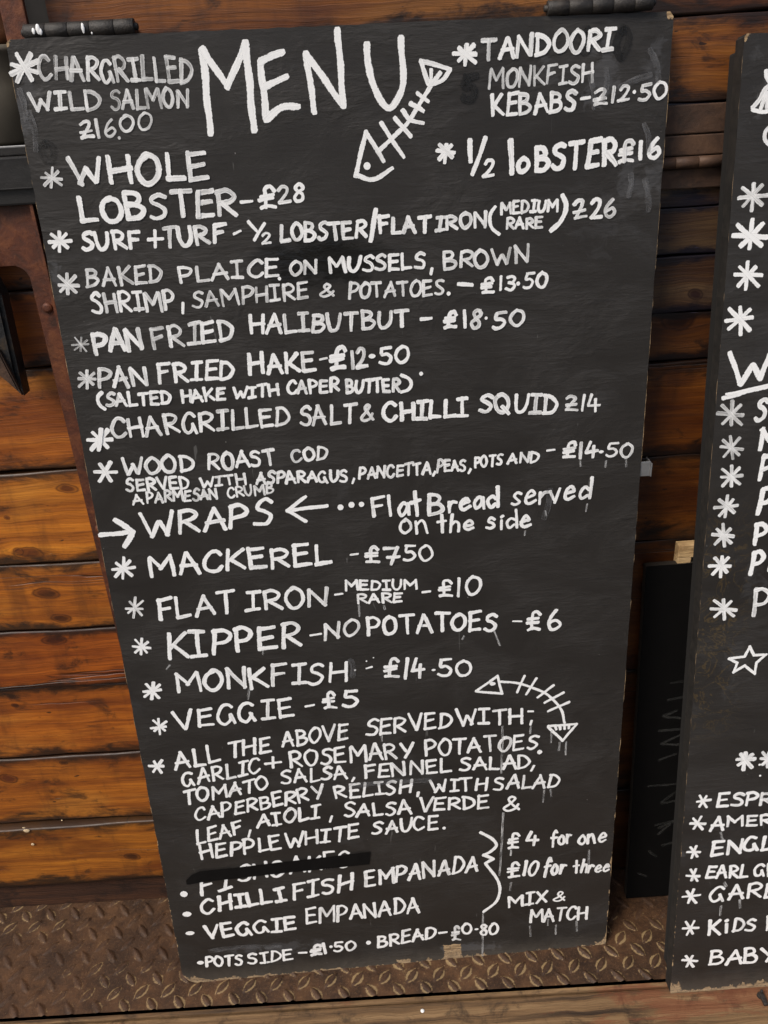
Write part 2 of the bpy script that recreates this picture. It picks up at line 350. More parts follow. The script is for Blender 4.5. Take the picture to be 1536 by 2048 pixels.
wall = tag(empty('plank_wall', (0, 0, 0)), 'wall of stained horizontal pine planks behind the black menu boards', 'wall')
x_open = on_y(96, 30, 0).x; zs = on_y(20, 283, 0).z
bm_obj('backing', box_bm(-1.3, 1.3, .022, .05, -.02, zs - .01), VOID, wall)
bm_obj('backing', box_bm(x_open - .03, 1.3, .022, .05, zs - .008, 1.75), VOID, wall)
zl = lambda y, x=0: on_y(x, y, 0).z
XB = .02        # the planks change behind the large board
seams = [zl(1770), zl(1648), zl(1520), zl(1380), zl(1265), zl(1132), zl(947), zl(735, 80), zl(582, 40), zl(430, 40)]
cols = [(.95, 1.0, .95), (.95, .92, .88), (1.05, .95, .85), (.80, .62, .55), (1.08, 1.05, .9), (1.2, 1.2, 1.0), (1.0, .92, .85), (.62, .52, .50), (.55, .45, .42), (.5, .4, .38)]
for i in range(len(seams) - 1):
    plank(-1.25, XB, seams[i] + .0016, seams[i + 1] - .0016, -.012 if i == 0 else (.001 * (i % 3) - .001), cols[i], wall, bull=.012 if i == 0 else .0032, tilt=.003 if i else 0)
x_open = on_y(96, 30, 0).x
plank(x_open, 1.25, zl(70, 700), zl(-160, 700), 0, (.54, .54, .72), wall)
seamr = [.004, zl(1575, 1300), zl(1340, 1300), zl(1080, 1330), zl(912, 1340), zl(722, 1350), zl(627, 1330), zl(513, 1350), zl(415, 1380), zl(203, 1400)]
colr = [(.15, .15, .2), (.20, .20, .25), (.24, .24, .3), (.30, .29, .34), (.34, .32, .40), (.22, .24, .5), (.19, .31, 1.25), (.18, .33, 1.5), (.20, .36, 1.6), (.50, .52, .80)]  # weathered plank tints, also darkened downwards to imitate shade in the gap
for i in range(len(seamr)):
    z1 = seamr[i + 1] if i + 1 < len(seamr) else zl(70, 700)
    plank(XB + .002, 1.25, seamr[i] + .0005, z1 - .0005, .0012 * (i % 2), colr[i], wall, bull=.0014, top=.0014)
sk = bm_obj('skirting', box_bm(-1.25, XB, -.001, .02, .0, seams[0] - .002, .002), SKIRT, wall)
CHIPM = plain('pale_chip', (.55, .42, .26), .7, 0, .4, 400)
for (px, py, r_) in ((53, 1661, .0042), (66, 1688, .0030), (48, 1655, .0018), (124, 1640, .0012)):
    q = on_y(px, py, -.013 if py > 1648 else 0); b_ = lathe([(0, 0), (r_, 0), (r_ * .8, .0006), (0, .0008)], 9)
    for v in b_.verts: v.co.x *= random.uniform(.8, 1.3); v.co.y *= random.uniform(.6, .9)
    bmesh.ops.rotate(b_, verts=b_.verts, cent=(0, 0, 0), matrix=Matrix.Rotation(R(90), 3, 'X')); bmesh.ops.translate(b_, verts=b_.verts, vec=(q.x, q.y - .0005, q.z)); bm_obj('pale_chip', b_, CHIPM, wall)
# hatch opening at the upper left, dark inside
zs = zl(283, 20)
op = tag(empty('serving_hatch', (x_open - .2, .0, zs)), 'dark open hatch with a steel-rimmed shelf at the upper left', 'hatch')
def to_local(o, par): o.parent = par; o.matrix_parent_inverse = par.matrix_world.inverted(); return o
HL = Matrix.Translation(-op.location)
def part(name, bm, m, par, smooth=False):
    bmesh.ops.translate(bm, verts=bm.verts, vec=-par.location); return bm_obj(name, bm, m, par, smooth)
z430 = zl(430, 40)
part('back_panel', box_bm(-1.3, x_open - .03, .30, .32, zs - .2, 1.75), VOID, op)
part('shelf', box_bm(-1.2, x_open - .031, -.024, .299, zs - .012, zs - .004, .001), BLACKM, op)
part('rim', box_bm(-1.2, x_open + .03, -.0375, -.0352, zs - .0045, zs - .0028, .0004), STEEL, op)
part('drawer_front', box_bm(-1.2, x_open + .03, -.030, -.006, z430 + .012, zs - .0125, .002), BLACKM, op)
part('lower_rail', box_bm(-1.2, x_open + .03, -.034, -.0305, zl(372, 30) - .0006, zl(372, 30) + .0004, .0002), BLACKM, op)
pp = on_y(66, 25, -.01)
po = tag(empty('timber_post', (pp.x, -.01, zs)), 'dull grey painted timber post behind the left hinge', 'post')
hw = (on_y(98, 25, -.02).x - on_y(42, 25, -.02).x) / 2
part('post', box_bm(pp.x - hw, pp.x + hw, -.022, .012, zs + .16, 1.72, .002), POSTM, po)
po.children[0].name = 'beam'
rp = on_y(28, 20, -.02)
rs = bm_obj('rusty_strip', box_bm(-.011, .011, -.003, .003, 0, .5, .0012), RUST); rs.location = (rp.x, -.022, zl(140, 20))
tag(rs, 'narrow rusty iron strip standing left of the grey post', 'iron strip')
# pots on the hatch shelf
p = on_y(-30, 215, .0)
jar = bm_obj('cream_tub', lathe([(.0, 0), (.040, 0), (.046, .004), (.050, .05), (.049, .078), (.0515, .080), (.0515, .085), (.047, .086), (.0, .088)]), CREAM, smooth=True)
jar.location = (on_y(-18, 190, .0).x, .032, zs - .0035)
tag(jar, 'cream tub standing on the steel-rimmed shelf at the far left', 'tub')
pot = bm_obj('brown_jug', lathe([(.0, 0), (.022, 0), (.033, .012), (.040, .036), (.038, .058), (.026, .078), (.022, .09), (.025, .096), (.0, .097)]), COPPER, smooth=True)
pot.location = (on_y(-26, 60, .03).x, .034, jar.location.z + .0885)
tag(pot, 'round orange-brown jug on top of the cream tub, cut by the photo edge', 'jug')

# ------------------------------------------------------------------ rusty bracket and spike on the left
def wp(px, py, y): q = on_y(px, py, y); return (q.x, q.z)
by = -.020
L = [wp(-80, 392, by), wp(84, 392, by), wp(120, 500, by)]
xr = wp(127, 656, by)[0]; xl = wp(86, 656, by)[0]
zt = wp(50, 396, by)[1]; zb = wp(40, 530, by)[1]; zbot = wp(240, 1560, by)[1]
pts = [(xl, zbot), (xr, zbot), (xr, zt), (-1.1, zt), (-1.1, zb)]
rad = .012
for k in range(7):
    a = math.pi / 2 * (1 - k / 6.0); pts.append((xl - rad + rad * math.cos(a), zb - rad + rad * math.sin(a)))
bk = tag(empty('rusty_bracket', (xr, by, zbot)), 'long rust-brown iron bracket running down beside the menu board', 'bracket')
part('plate', prism(pts, by - .002, by + .004, .0012), RUST, bk)
part('flange', prism([(xr - .003, zbot), (xr + .0005, zbot), (xr + .0005, zt), (xr - .003, zt)], by - .008, by + .016, .0004), RUST, bk)
for q in (.2, .52, .86):
    b_ = lathe([(.0, 0), (.0055, 0), (.005, .002), (.003, .0032), (.0, .0035)], 20)
    bmesh.ops.rotate(b_, verts=b_.verts, cent=(0, 0, 0), matrix=Matrix.Rotation(R(90), 3, 'X'))
    bmesh.ops.translate(b_, verts=b_.verts, vec=((xl + xr) / 2, by - .002, zbot + (zt - zbot) * q)); part('rivet', b_, RUST, bk)
sp = [wp(-60, 470, -.035), wp(-12, 560, -.035), wp(4, 590, -.035), wp(49, 791, -.035), wp(2, 735, -.035), wp(-60, 660, -.035)]
bm = prism(sp, -.040, -.018, .004); zz = sp[3][1]
sk_ = tag(empty('iron_spike', (sp[3][0], -.03, zz)), 'black pointed iron spike hanging in front of the planks at the left edge', 'spike')
part('blade', bm, SPIKE, sk_); part('rib', prism([wp(-60, 700, -.042), wp(-2, 745, -.042), wp(46, 789, -.042), wp(0, 700, -.042), wp(-60, 640, -.042)], -.046, -.0402, .0015), RUST2, sk_)

# ------------------------------------------------------------------ ledge: tread plate and wooden sill
PY0, PY1 = -.181, .018
def ledge():
    st = .0016; x0, x1 = -.75, .75
    nx = int((x1 - x0) / st); ny = int((PY1 - PY0) / st)
    X, Y = np.meshgrid(np.linspace(x0, x1, nx + 1), np.linspace(PY0, PY1, ny + 1), indexing='ij')
    def lugs(ang, ox, oy):
        px, py = .0385, .0385
        best = np.full(X.shape, 9.0); ca, sa = math.cos(ang), math.sin(ang)
        for (sx, sy) in ((0, 0),):
            ux = (X - ox - sx + px / 2) % px - px / 2; uy = (Y - oy - sy + py / 2) % py - py / 2
            for ddx in (-px, 0, px):
                a = (ux + ddx) * ca + uy * sa; b = -(ux + ddx) * sa + uy * ca
                L_, W_ = .0132, .0036
                q = np.abs(b) / (W_ * np.clip(1 - (a / L_) ** 2, 1e-3, 1)) + np.where(np.abs(a) > L_, 9, 0)
                dd = np.sqrt((a / L_) ** 2 * .9 + (b / W_) ** 2 * .25)
                q = np.where(np.abs(a) > L_, 1.2 + dd, q)
                best = np.minimum(best, np.minimum(q, 9))
        return best
    q = np.minimum(lugs(R(52), .0, 0), lugs(R(-52), .01925, .01925))
    h = .0026 * np.clip(1 - (q / 1.25) ** 2, 0, 1) ** .7
    h = np.where(q < 1.25, h, 0)
    lo = np.sin(X * 31 + np.sin(Y * 40)) * .5 + np.sin(X * 13 + 2 + Y * 25)
    wear = np.clip(.72 + .22 * lo, .35, 1)
    Z = h * wear + .0003 * np.sin(X * 90) * np.sin(Y * 70)
    ring = np.exp(-((q - 1.55) / .55) ** 2) * np.clip((q - .95) / .3, 0, 1)
    dens = .35 + .35 * np.sin(X * 9 + 1.3) * np.sin(Y * 31 + X * 7) + .55 * np.exp(-((Y + .150) / .035) ** 2) * np.exp(-((X - .08) / .33) ** 2)
    dust = np.clip(ring * np.clip(dens, 0, 1) * 1.6 + .25 * np.clip(dens - .5, 0, 1), 0, 1)
    me = bpy.data.meshes.new('tread_plate'); n = (nx + 1) * (ny + 1)
    me.vertices.add(n); me.vertices.foreach_set('co', np.stack([X, Y, Z], -1).reshape(-1).astype(np.float32))
    i, j = np.meshgrid(np.arange(nx), np.arange(ny), indexing='ij'); a = (i * (ny + 1) + j).ravel()
    quads = np.stack([a, a + ny + 1, a + ny + 2, a + 1], -1).ravel()
    me.loops.add(len(quads)); me.loops.foreach_set('vertex_index', quads.astype(np.int32))
    me.polygons.add(len(a)); me.polygons.foreach_set('loop_start', (np.arange(len(a)) * 4).astype(np.int32))
    me.polygons.foreach_set('loop_total', np.full(len(a), 4, np.int32)); me.update(calc_edges=True)
    me.polygons.foreach_set('use_smooth', np.ones(len(a), bool))
    at = me.attributes.new('dust', 'FLOAT', 'POINT'); at.data.foreach_set('value', dust.ravel().astype(np.float32))
    at = me.attributes.new('lug', 'FLOAT', 'POINT'); at.data.foreach_set('value', np.clip(1.2 - q, 0, 1).ravel().astype(np.float32))
    t = NT('rusty_tread_plate'); P = t.n('NewGeometry').outputs['Position']
    a1 = t.noise(P, 38, 6, .7, .3); a2 = t.noise(P, 260, 5, .7); a3 = t.noise(P, 11, 4, .6)
    c = t.ramp(a1, (.3, (.020, .010, .006)), (.5, (.062, .030, .014)), (.7, (.105, .050, .021)))
    c = t.mix(t.math('MULTIPLY', t.step(a3, .42, .62), .7), c, (.024, .013, .008))
    c = t.mix(t.math('MULTIPLY', t.step(t.attr('lug')[2], .1, .6), .7), c, (.050, .026, .015))
    c = t.mix(t.math('MULTIPLY', t.step(a2, .5, .7), .4), c, (.15, .082, .040))
    dm = t.step(t.math('ADD', t.attr('dust')[2], t.math('ADD', t.math('MULTIPLY', t.math('SUBTRACT', a2, .5), 1.5), t.math('MULTIPLY', t.math('SUBTRACT', a1, .5), 1.6))), .42, 1.0)
    c = t.mix(t.math('MULTIPLY', dm, .8), c, (.27, .185, .09))
    sp_ = t.noise(P, 700, 2, .5); c = t.mix(t.math('MULTIPLY', t.step(sp_, .70, .76), .6), c, (.42, .33, .22))
    ny_ = t.bump(t.math('ADD', a2, t.math('MULTIPLY', sp_, .6)), .0010, .8)
    t.fin(c, t.math('ADD', .34, t.math('MULTIPLY', a1, .5)), ny_, metal=0, spec=.3)
    o = link('tread_plate', me, t.m); o['kind'] = 'structure'; return o
plate = ledge()
SZ = -.004
sill = tag(empty('sill', (0, -.25, SZ)), kind='structure')
part('sill_strip', box_bm(-1.1, 1.1, -.1895, -.1835, -.05, SZ + .0015, .0012), SILLM, sill)
part('sill_board', box_bm(-1.1, 1.1, -.335, -.1915, -.055, SZ, .003), SILLM, sill)
part('sill_board', box_bm(-1.1, 1.1, -.48, -.338, -.055, SZ - .001, .003), SILLM, sill)
def nail(px, py, r, m, label):
    q = on_z(px, py, SZ); b_ = lathe([(0, 0), (r, 0), (r, .0008), (r * .6, .0016), (0, .0018)], 20)
    o = bm_obj('nail_head', b_, m, smooth=False); o.location = (q.x, q.y, SZ + .0001); tag(o, label, 'nail')
nail(845, 2022, .0026, plain('white_dab', (.8, .8, .78)), 'small white nail head on the weathered sill below the menu board')
hk = on_z(1521, 1992, SZ)
hook = tag(empty('sill_hook', (hk.x, hk.y, SZ)), 'small black bent hook screwed into the sill at the right', 'hook')
bm_obj('screw', lathe([(0, 0), (.005, 0), (.0045, .003), (.002, .004), (.0018, .012), (.0, .013)], 16), IRON, hook)
b_ = box_bm(-.003, .003, -.016, .002, .003, .007, .001); bm_obj('arm', b_, IRON, hook)

def gnd():
    t = NT('asphalt'); P = t.n('NewGeometry').outputs['Position']; a = t.noise(P, 60, 5, .7); t.fin(t.ramp(a, (.3, .035), (.7, .065)), .9, t.bump(a, .004, .6))
    me = bpy.data.meshes.new('ground'); me.from_pydata([(-60, -60, -1.0), (60, -60, -1.0), (60, .05, -1.0), (-60, .05, -1.0)], [], [(0, 1, 2, 3)]); o = link('ground', me, t.m); o['kind'] = 'structure'
gnd()
# ------------------------------------------------------------------ lettering: hand-painted strokes as thin ribbons
def A(*p): return ('l', list(p))
def C(*p): return ('c', list(p))
G = {
'A': (.80, [A((0, 0), (.46, 1)), A((.46, 1), (1, 0)), A((.10, .36), (.90, .40))]),
'B': (.72, [A((.08, 1), (.08, 0)), C((.05, 1), (.6, .96), (.78, .78), (.6, .58), (.12, .52)), C((.12, .52), (.7, .5), (.98, .28), (.7, .04), (.06, 0))]),
'C': (.74, [C((.95, .84), (.7, 1), (.35, .94), (.06, .6), (.08, .25), (.38, 0), (.72, .04), (1, .22))]),
'D': (.74, [A((.08, 1), (.08, 0)), C((.02, .98), (.5, .94), (.9, .68), (.95, .4), (.65, .1), (.04, 0))]),
'E': (.66, [A((.08, 1), (.08, 0)), A((.06, .98), (.92, 1)), A((.08, .52), (.82, .56)), A((.06, .02), (1, .04))]),
'F': (.64, [A((.1, 1), (.12, 0)), A((.04, .97), (1, 1)), A((.1, .52), (.82, .56))]),
'G': (.80, [C((.85, .86), (.62, 1), (.3, .92), (.04, .55), (.12, .16), (.4, 0), (.68, .14), (.74, .42)), A((.72, .46), (.98, 0))]),
'H': (.78, [A((.06, 1), (.08, 0)), A((.92, 1), (.95, 0)), A((.05, .47), (.98, .54))]),
'I': (.56, [A((.02, .98), (.98, 1)), A((.5, 1), (.5, 0)), A((0, .02), (1, .03))]),
'J': (.6, [C((.8, 1), (.8, .3), (.5, 0), (.05, .12))]),
'K': (.76, [A((.08, 1), (.08, 0)), A((.9, .96), (.1, .42)), A((.25, .5), (1, .02))]),
'L': (.62, [A((.08, 1), (.1, 0)), A((.06, .02), (1, .05))]),
'M': (1.04, [A((.04, .98), (.08, 0)), A((.04, .98), (.48, .40)), A((.48, .40), (.88, 1)), A((.88, 1), (1, 0))]),
'N': (.84, [A((.04, .96), (.08, 0)), A((.05, .96), (.90, .04)), A((.92, 1), (.92, .02))]),
'O': (.76, [C((.5, 1), (.12, .78), (.03, .4), (.3, .02), (.7, .04), (.98, .4), (.88, .8), (.5, 1), (.3, .93))]),
'P': (.68, [A((.1, 1), (.1, 0)), C((.04, .95), (.55, 1), (.98, .78), (.75, .5), (.12, .4))]),
'Q': (.8, [C((.5, 1), (.12, .78), (.03, .4), (.3, .02), (.7, .04), (.98, .4), (.88, .8), (.5, 1), (.3, .93)), A((.55, .3), (1.0, -.08))]),
'R': (.74, [A((.08, 1), (.1, 0)), C((.04, .95), (.5, 1), (.9, .8), (.7, .56), (.12, .46)), A((.3, .48), (1, .02))]),
'S': (.66, [C((.95, .88), (.6, 1), (.2, .86), (.2, .66), (.6, .52), (.9, .32), (.75, .06), (.35, 0), (.02, .10))]),
'T': (.74, [A((0, .96), (1, 1)), A((.5, .98), (.52, 0))]),
'U': (.76, [C((.05, 1), (.08, .4), (.3, .04), (.65, .06), (.9, .4), (.95, 1))]),
'V': (.78, [A((0, 1), (.5, 0)), A((.5, 0), (1, 1))]),
'W': (1.1, [A((0, 1), (.3, 0)), A((.3, 0), (.54, .6)), A((.54, .6), (.78, .04)), A((.78, .04), (1, 1))]),
'X': (.74, [A((0, 1), (1, 0)), A((.95, 1), (.05, 0))]),
'Y': (.76, [A((0, 1), (.5, .48)), A((1, 1), (.45, 0))]),
'0': (.72, [C((.5, 1), (.12, .78), (.03, .4), (.3, .02), (.7, .04), (.98, .4), (.88, .8), (.5, 1), (.3, .93))]),
'1': (.26, [A((.5, 1), (.55, 0))]),
'2': (.66, [C((.08, .8), (.35, 1), (.75, .92), (.78, .66), (.45, .3), (.05, .02)), A((.03, .02), (1, .08))]),
'3': (.6, [C((.05, .95), (.5, 1), (.85, .85), (.6, .6), (.3, .54)), C((.3, .54), (.8, .48), (.95, .24), (.6, .02), (0, .08))]),
'4': (.74, [A((.3, 1), (.06, .38)), A((.04, .36), (1, .40)), A((.68, .72), (.66, 0))]),
'5': (.64, [A((.2, .97), (.95, 1)), C((.2, .97), (.16, .6), (.6, .6), (.92, .36), (.7, .06), (.3, 0), (.02, .10))]),
'6': (.62, [C((.62, 1), (.25, .7), (.06, .35), (.2, .05), (.6, 0), (.95, .24), (.7, .48), (.3, .42), (.1, .28))]),
'7': (.66, [A((0, .98), (.9, 1)), A((.9, 1), (.5, 0)), A((.2, .45), (1.0, .50))]),
'8': (.62, [C((.85, .84), (.5, 1), (.15, .82), (.4, .56), (.8, .34), (.75, .05), (.3, 0), (.08, .25), (.45, .52), (.82, .76), (.7, .95))]),
'£': (.74, [C((.95, .82), (.72, 1), (.4, .9), (.38, .5), (.4, .06)), A((.05, .56), (.85, .62)), A((.0, .38), (.85, .44)), C((.1, .02), (.45, .08), (1, .04))]),
'~': (.80, [C((.05, .82), (.35, 1), (.68, .92), (.6, .68)), A((.62, .74), (.18, .08)), A((.05, .36), (.85, .46)), C((.12, .05), (.5, .1), (1, .12))]),
'&': (.72, [C((1, .06), (.6, .42), (.3, .75), (.45, 1), (.72, .82), (.4, .5), (.04, .2), (.3, 0), (.7, .12), (.95, .42))]),
'+': (.8, [A((0, .42), (1, .50)), A((.5, 1), (.5, .0))]),
'(': (.34, [C((.9, 1.05), (.3, .8), (.1, .5), (.3, .15), (.9, -.1))]),
')': (.34, [C((.1, 1.05), (.9, .55), (.1, -.1))]),
'l': (.24, [A((.4, 1), (.6, 0))]),
'i': (.24, [A((.4, .56), (.6, 0)), A((.3, .80), (.6, .84))]),
'a': (.66, [C((.8, .5), (.4, .6), (.06, .3), (.3, .02), (.66, .2), (.8, .55)), A((.8, .55), (1, 0))]),
'b': (.6, [A((.1, 1), (.1, 0)), C((.12, .45), (.6, .6), (.95, .3), (.5, 0), (.1, .08))]),
'd': (.66, [C((.8, .45), (.4, .58), (.05, .3), (.3, .02), (.75, .15)), A((.85, 1.05), (.95, 0))]),
'e': (.60, [C((.08, .3), (.6, .36), (.9, .42), (.6, .62), (.2, .45), (.1, .15), (.45, 0), (1, .12))]),
'f': (.6, [C((.95, .9), (.65, 1.08), (.4, .85), (.42, .4), (.38, -.1)), A((.08, .52), (.95, .6))]),
'h': (.62, [A((.1, 1.05), (.12, 0)), C((.12, .4), (.5, .62), (.85, .45), (.92, 0))]),
'n': (.62, [A((.08, .58), (.1, 0)), C((.12, .4), (.5, .62), (.8, .45), (1, .02))]),
'o': (.60, [C((.5, .6), (.1, .42), (.08, .15), (.5, 0), (.92, .18), (.85, .48), (.5, .6), (.35, .56))]),
'r': (.5, [A((.1, .58), (.12, 0)), C((.14, .3), (.5, .55), (.95, .5))]),
's': (.52, [C((.9, .52), (.5, .6), (.2, .45), (.6, .28), (.85, .1), (.4, 0), (0, .06))]),
't': (.5, [A((.45, 1.05), (.6, 0)), A((0, .6), (1, .68))]),
'v': (.56, [A((0, .58), (.45, 0)), A((.45, 0), (1, .64))]),
}
def catmull(P, n=7):
    P = [Vector(p) for p in P]; P = [P[0] * 2 - P[1]] + P + [P[-1] * 2 - P[-2]]; out = []
    for i in range(1, len(P) - 2):
        a, b, c, d = P[i - 1:i + 3]
        for k in range(n):
            t = k / n
            out.append(.5 * ((2 * b) + (c - a) * t + (2 * a - 5 * b + 4 * c - d) * t * t + (3 * b - a - 3 * c + d) * t ** 3))
    out.append(P[-2]); return out

class Board:
    """a leaning painted board; board metres (a right, b down) from its top left corner"""
    def __init__(s, name, tl, r1, r2, Wm, Hm):
        s.r1, s.r2 = r1.normalized(), r2; s.r2 = (s.r2 - s.r1 * s.r2.dot(s.r1)).normalized(); s.n = s.r1.cross(s.r2)  # n goes into the board
        s.tl, s.W, s.H = tl, Wm, Hm
        bl = tl + s.r2 * Hm
        m = Matrix((s.r1, s.n, -s.r2)).transposed().to_4x4(); m.translation = bl
        s.root = empty(name, None, m); s.k = 0
    def P(s, px, py):
        r = ray(px, py); t_ = (s.tl - CAM).dot(s.n) / r.dot(s.n); q = CAM + r * t_ - s.tl
        return Vector((q.dot(s.r1), q.dot(s.r2)))
    def loc(s, a, b, off): return (a, -off, s.H - b)
    def slab(s, th, mat, edge_mat, out):
        bm = bmesh.new(); uvl = bm.loops.layers.uv.new('board')
        f_ = [bm.verts.new(s.loc(a, b, 0)) for a, b in out]; k_ = [bm.verts.new(s.loc(a, b, -th)) for a, b in out]
        n = len(out)
        F0 = bm.faces.new(f_); sides = [bm.faces.new((f_[i], f_[(i + 1) % n], k_[(i + 1) % n], k_[i])) for i in range(n)]; bk_ = bm.faces.new(k_[::-1])
        for x in sides + [bk_]: x.material_index = 1
        for fc in bm.faces:
            for l in fc.loops: l[uvl].uv = (l.vert.co.x, s.H - l.vert.co.z)
        me = bpy.data.meshes.new('panel'); bmesh.ops.recalc_face_normals(bm, faces=bm.faces); bm.to_mesh(me); bm.free()
        me.materials.append(mat); me.materials.append(edge_mat); return link('panel', me, None, s.root)
    def ribbons(s, name, strokes, mat, label=None):
        """strokes: list of (points [Vector a,b], width m, thin)"""
        V, Fc, U1, U2 = [], [], [], []
        for pts, wd, thin in strokes:
            s.k = (s.k + 1) % 64; off = .00030 + s.k * .000012; seed = random.random()
            # resample
            q = [pts[0]]
            for a, b in zip(pts, pts[1:]):
                m = max(1, int((b - a).length / .0045))
                for i in range(1, m + 1): q.append(a.lerp(b, i / m))
            if len(q) < 2 or (q[-1] - q[0]).length < 1e-6 and len(q) < 4: q = [pts[0], pts[0] + Vector((1e-3, 0))]
            wob = wd * .07; ph = random.random() * 9
            n = len(q); tan = []
            for i in range(n):
                tv = q[min(i + 1, n - 1)] - q[max(i - 1, 0)]; tan.append(tv.normalized() if tv.length > 1e-9 else Vector((1, 0)))
            if thin < 0:         # a round dab
                c0 = (pts[0] + pts[-1]) * .5; hl = (pts[-1] - pts[0]).length * .5; b0 = len(V)
                for i in range(9):
                    f = -1 + i / 4; wv = wd * .5 * math.sqrt(max(.04, 1 - f * f)) * random.uniform(.92, 1.08)
                    for sgn in (-1, 1): V.append(s.loc(c0.x + hl * f, c0.y + wv * sgn, off))
                for i in range(8):
                    a = b0 + 2 * i; Fc.append((a, a + 1, a + 3, a + 2)); l0, l1 = i * hl / 4 + seed, (i + 1) * hl / 4 + seed
                    U1 += [(l0, .12), (l0, .88), (l1, .88), (l1, .12)]; U2 += [(-thin - 1, seed)] * 4
                continue
            cap = [(-.42, .55), (-.30, .82), (0, .96)]
            rows = []; Ls = 0
            st = random.uniform(.9, 1.12); en = random.uniform(.82, 1.05)
            for e, k in cap[:2]: rows.append((q[0] + tan[0] * wd * e, tan[0], k * st, wd * e))
            for i in range(n):
                if i: Ls += (q[i] - q[i - 1]).length
                f = i / max(1, n - 1); k = st * (1 - f) + en * f + .07 * math.sin(Ls * 260 + ph) + .04 * math.sin(Ls * 700 + ph * 2)
                nn = Vector((-tan[i].y, tan[i].x)); rows.append((q[i] + nn * wob * math.sin(Ls * 150 + ph * 3) , tan[i], k, Ls))
            for e, k in ((.30, .82), (.42, .55)): rows.append((q[-1] + tan[-1] * wd * e, tan[-1], k * en, Ls + wd * e))
            b0 = len(V)
            for c, tv, k, ll in rows:
                nn = Vector((-tv.y, tv.x)) * wd * .5 * k * 1.12
                for sgn in (-1, 1):
                    p_ = c + nn * sgn; V.append(s.loc(p_.x, p_.y, off + ll * .0001))
            for i in range(len(rows) - 1):
                a = b0 + 2 * i; Fc.append((a, a + 1, a + 3, a + 2))
                l0, l1 = rows[i][3], rows[i + 1][3]
                sh = seed * 3
                U1 += [(l0 + sh, 0), (l0 + sh, 1), (l1 + sh, 1), (l1 + sh, 0)]; U2 += [(thin, seed)] * 4
        me = bpy.data.meshes.new(name); me.from_pydata(V, [], Fc); me.update()
        a = me.uv_layers.new(name='paint'); b = me.uv_layers.new(name='wear')
        a.data.foreach_set('uv', [c for uv in U1 for c in uv]); b.data.foreach_set('uv', [c for uv in U2 for c in uv])
        o = link(name, me, mat, s.root)
        if label: o['label'] = label
        return o
    def px_w(s, px, py, w): return (s.P(px + w / 2, py) - s.P(px - w / 2, py)).length
    def word(s, text, x0, y0, x1, y1, h, wt=1.0, thin=.25, slant=.05, mat=None, seg=None):
        mat = mat or WHITE
        A0, A1 = s.P(x0, y0), s.P(x1, y1); mx, my = (x0 + x1) / 2, (y0 + y1) / 2
        hm = (s.P(mx, my) - s.P(mx, my - h)).length; wd = s.px_w(mx, my, (3.5 + .100 * h) * wt)
        L_ = (A1 - A0).length - wd; ex = (A1 - A0).normalized(); ey = Vector((0, -1)); A0 = A0 + ex * wd * .5
        gap = .20
        ws = [G[c][0] for c in text]; tot = sum(ws) + gap * (len(text) - 1)
        k = L_ / tot; x = 0; out = []
        for c, w in zip(text, ws):
            jx, jy, js = random.uniform(-.05, .05), random.uniform(-.05, .05), random.uniform(.92, 1.08); rot = random.uniform(-.08, .08)
            tv = min(1, max(0, thin + random.uniform(-.14, .16)))
            for ty, P_ in G[c][1]:
                pts = [(p[0] + random.uniform(-.04, .04), p[1] + random.uniform(-.035, .035)) for p in P_]
                pts = catmull(pts) if ty == 'c' else [Vector(p) for p in pts]
                res = []
                for p in pts:
                    gx = (p[0] * w + jx) * k + (p[1]) * (slant + rot) * hm; gy = (p[1] * js + jy) * (hm - wd * .9) + wd * .45
                    res.append(A0 + ex * (x + gx) + ey * gy)
                out.append((res, wd * random.uniform(.9, 1.1), min(1, max(0, tv + random.uniform(-.12, .12)))))
            x += (w + gap) * k
        nice = text.replace('~', '£')
        return s.ribbons('painted_word', out, mat, 'hand-painted "%s"' % nice)
    def lines(s, name, strokes, wpx, thin=.1, label=None, mat=None):
        out = []
        for ty, P_ in strokes:
            pts = [s.P(*p) for p in P_]
            if ty == 'c': pts = catmull(pts)
            elif len(pts) > 2:
                for a, b in zip(pts, pts[1:]): out.append(([a, b], s.px_w(*P_[0], wpx), min(1, max(0, thin + random.uniform(-.05, .1)))))
                continue
            out.append((pts, s.px_w(*P_[0], wpx) * random.uniform(.92, 1.06), min(1, max(0, thin + random.uniform(-.05, .1)))))
        return s.ribbons(name, out, mat or WHITE, label)
    def star(s, x, y, r, w=6, thin=.2, n=4, rot=0.0):
        st = []
        for k in range(n):
            a = math.pi * k / n + rot + random.uniform(-.14, .14) + math.pi / 2
            r0, r1 = r * random.uniform(.8, 1.12), r * random.uniform(.8, 1.12); jx, jy = random.uniform(-1.5, 1.5), random.uniform(-1.5, 1.5)
            ca, sa = math.cos(a), math.sin(a) * .95
            st.append(A((x + jx - ca * r0, y + jy - sa * r0), (x + jx + ca * r1, y + jy + sa * r1)))
        return s.lines('painted_asterisk', st, w, thin)
    def dot(s, x, y, r, rx=None, thin=0.0):
        rx = rx or r; return s.ribbons('painted_dot', [([s.P(x - rx, y), s.P(x + rx, y)], s.px_w(x, y, 2.1 * r), -1 - thin)], WHITE)
    def minus(s, x0, y0, x1, y1, w=5, thin=.1): return s.lines('painted_dash', [A((x0, y0), (x1, y1))], w, thin)

EDGE = plain('board_edge_black', (.011, .009, .007), .7, 0, .5, 120)  # board sides: black paint darkened further to imitate their shade

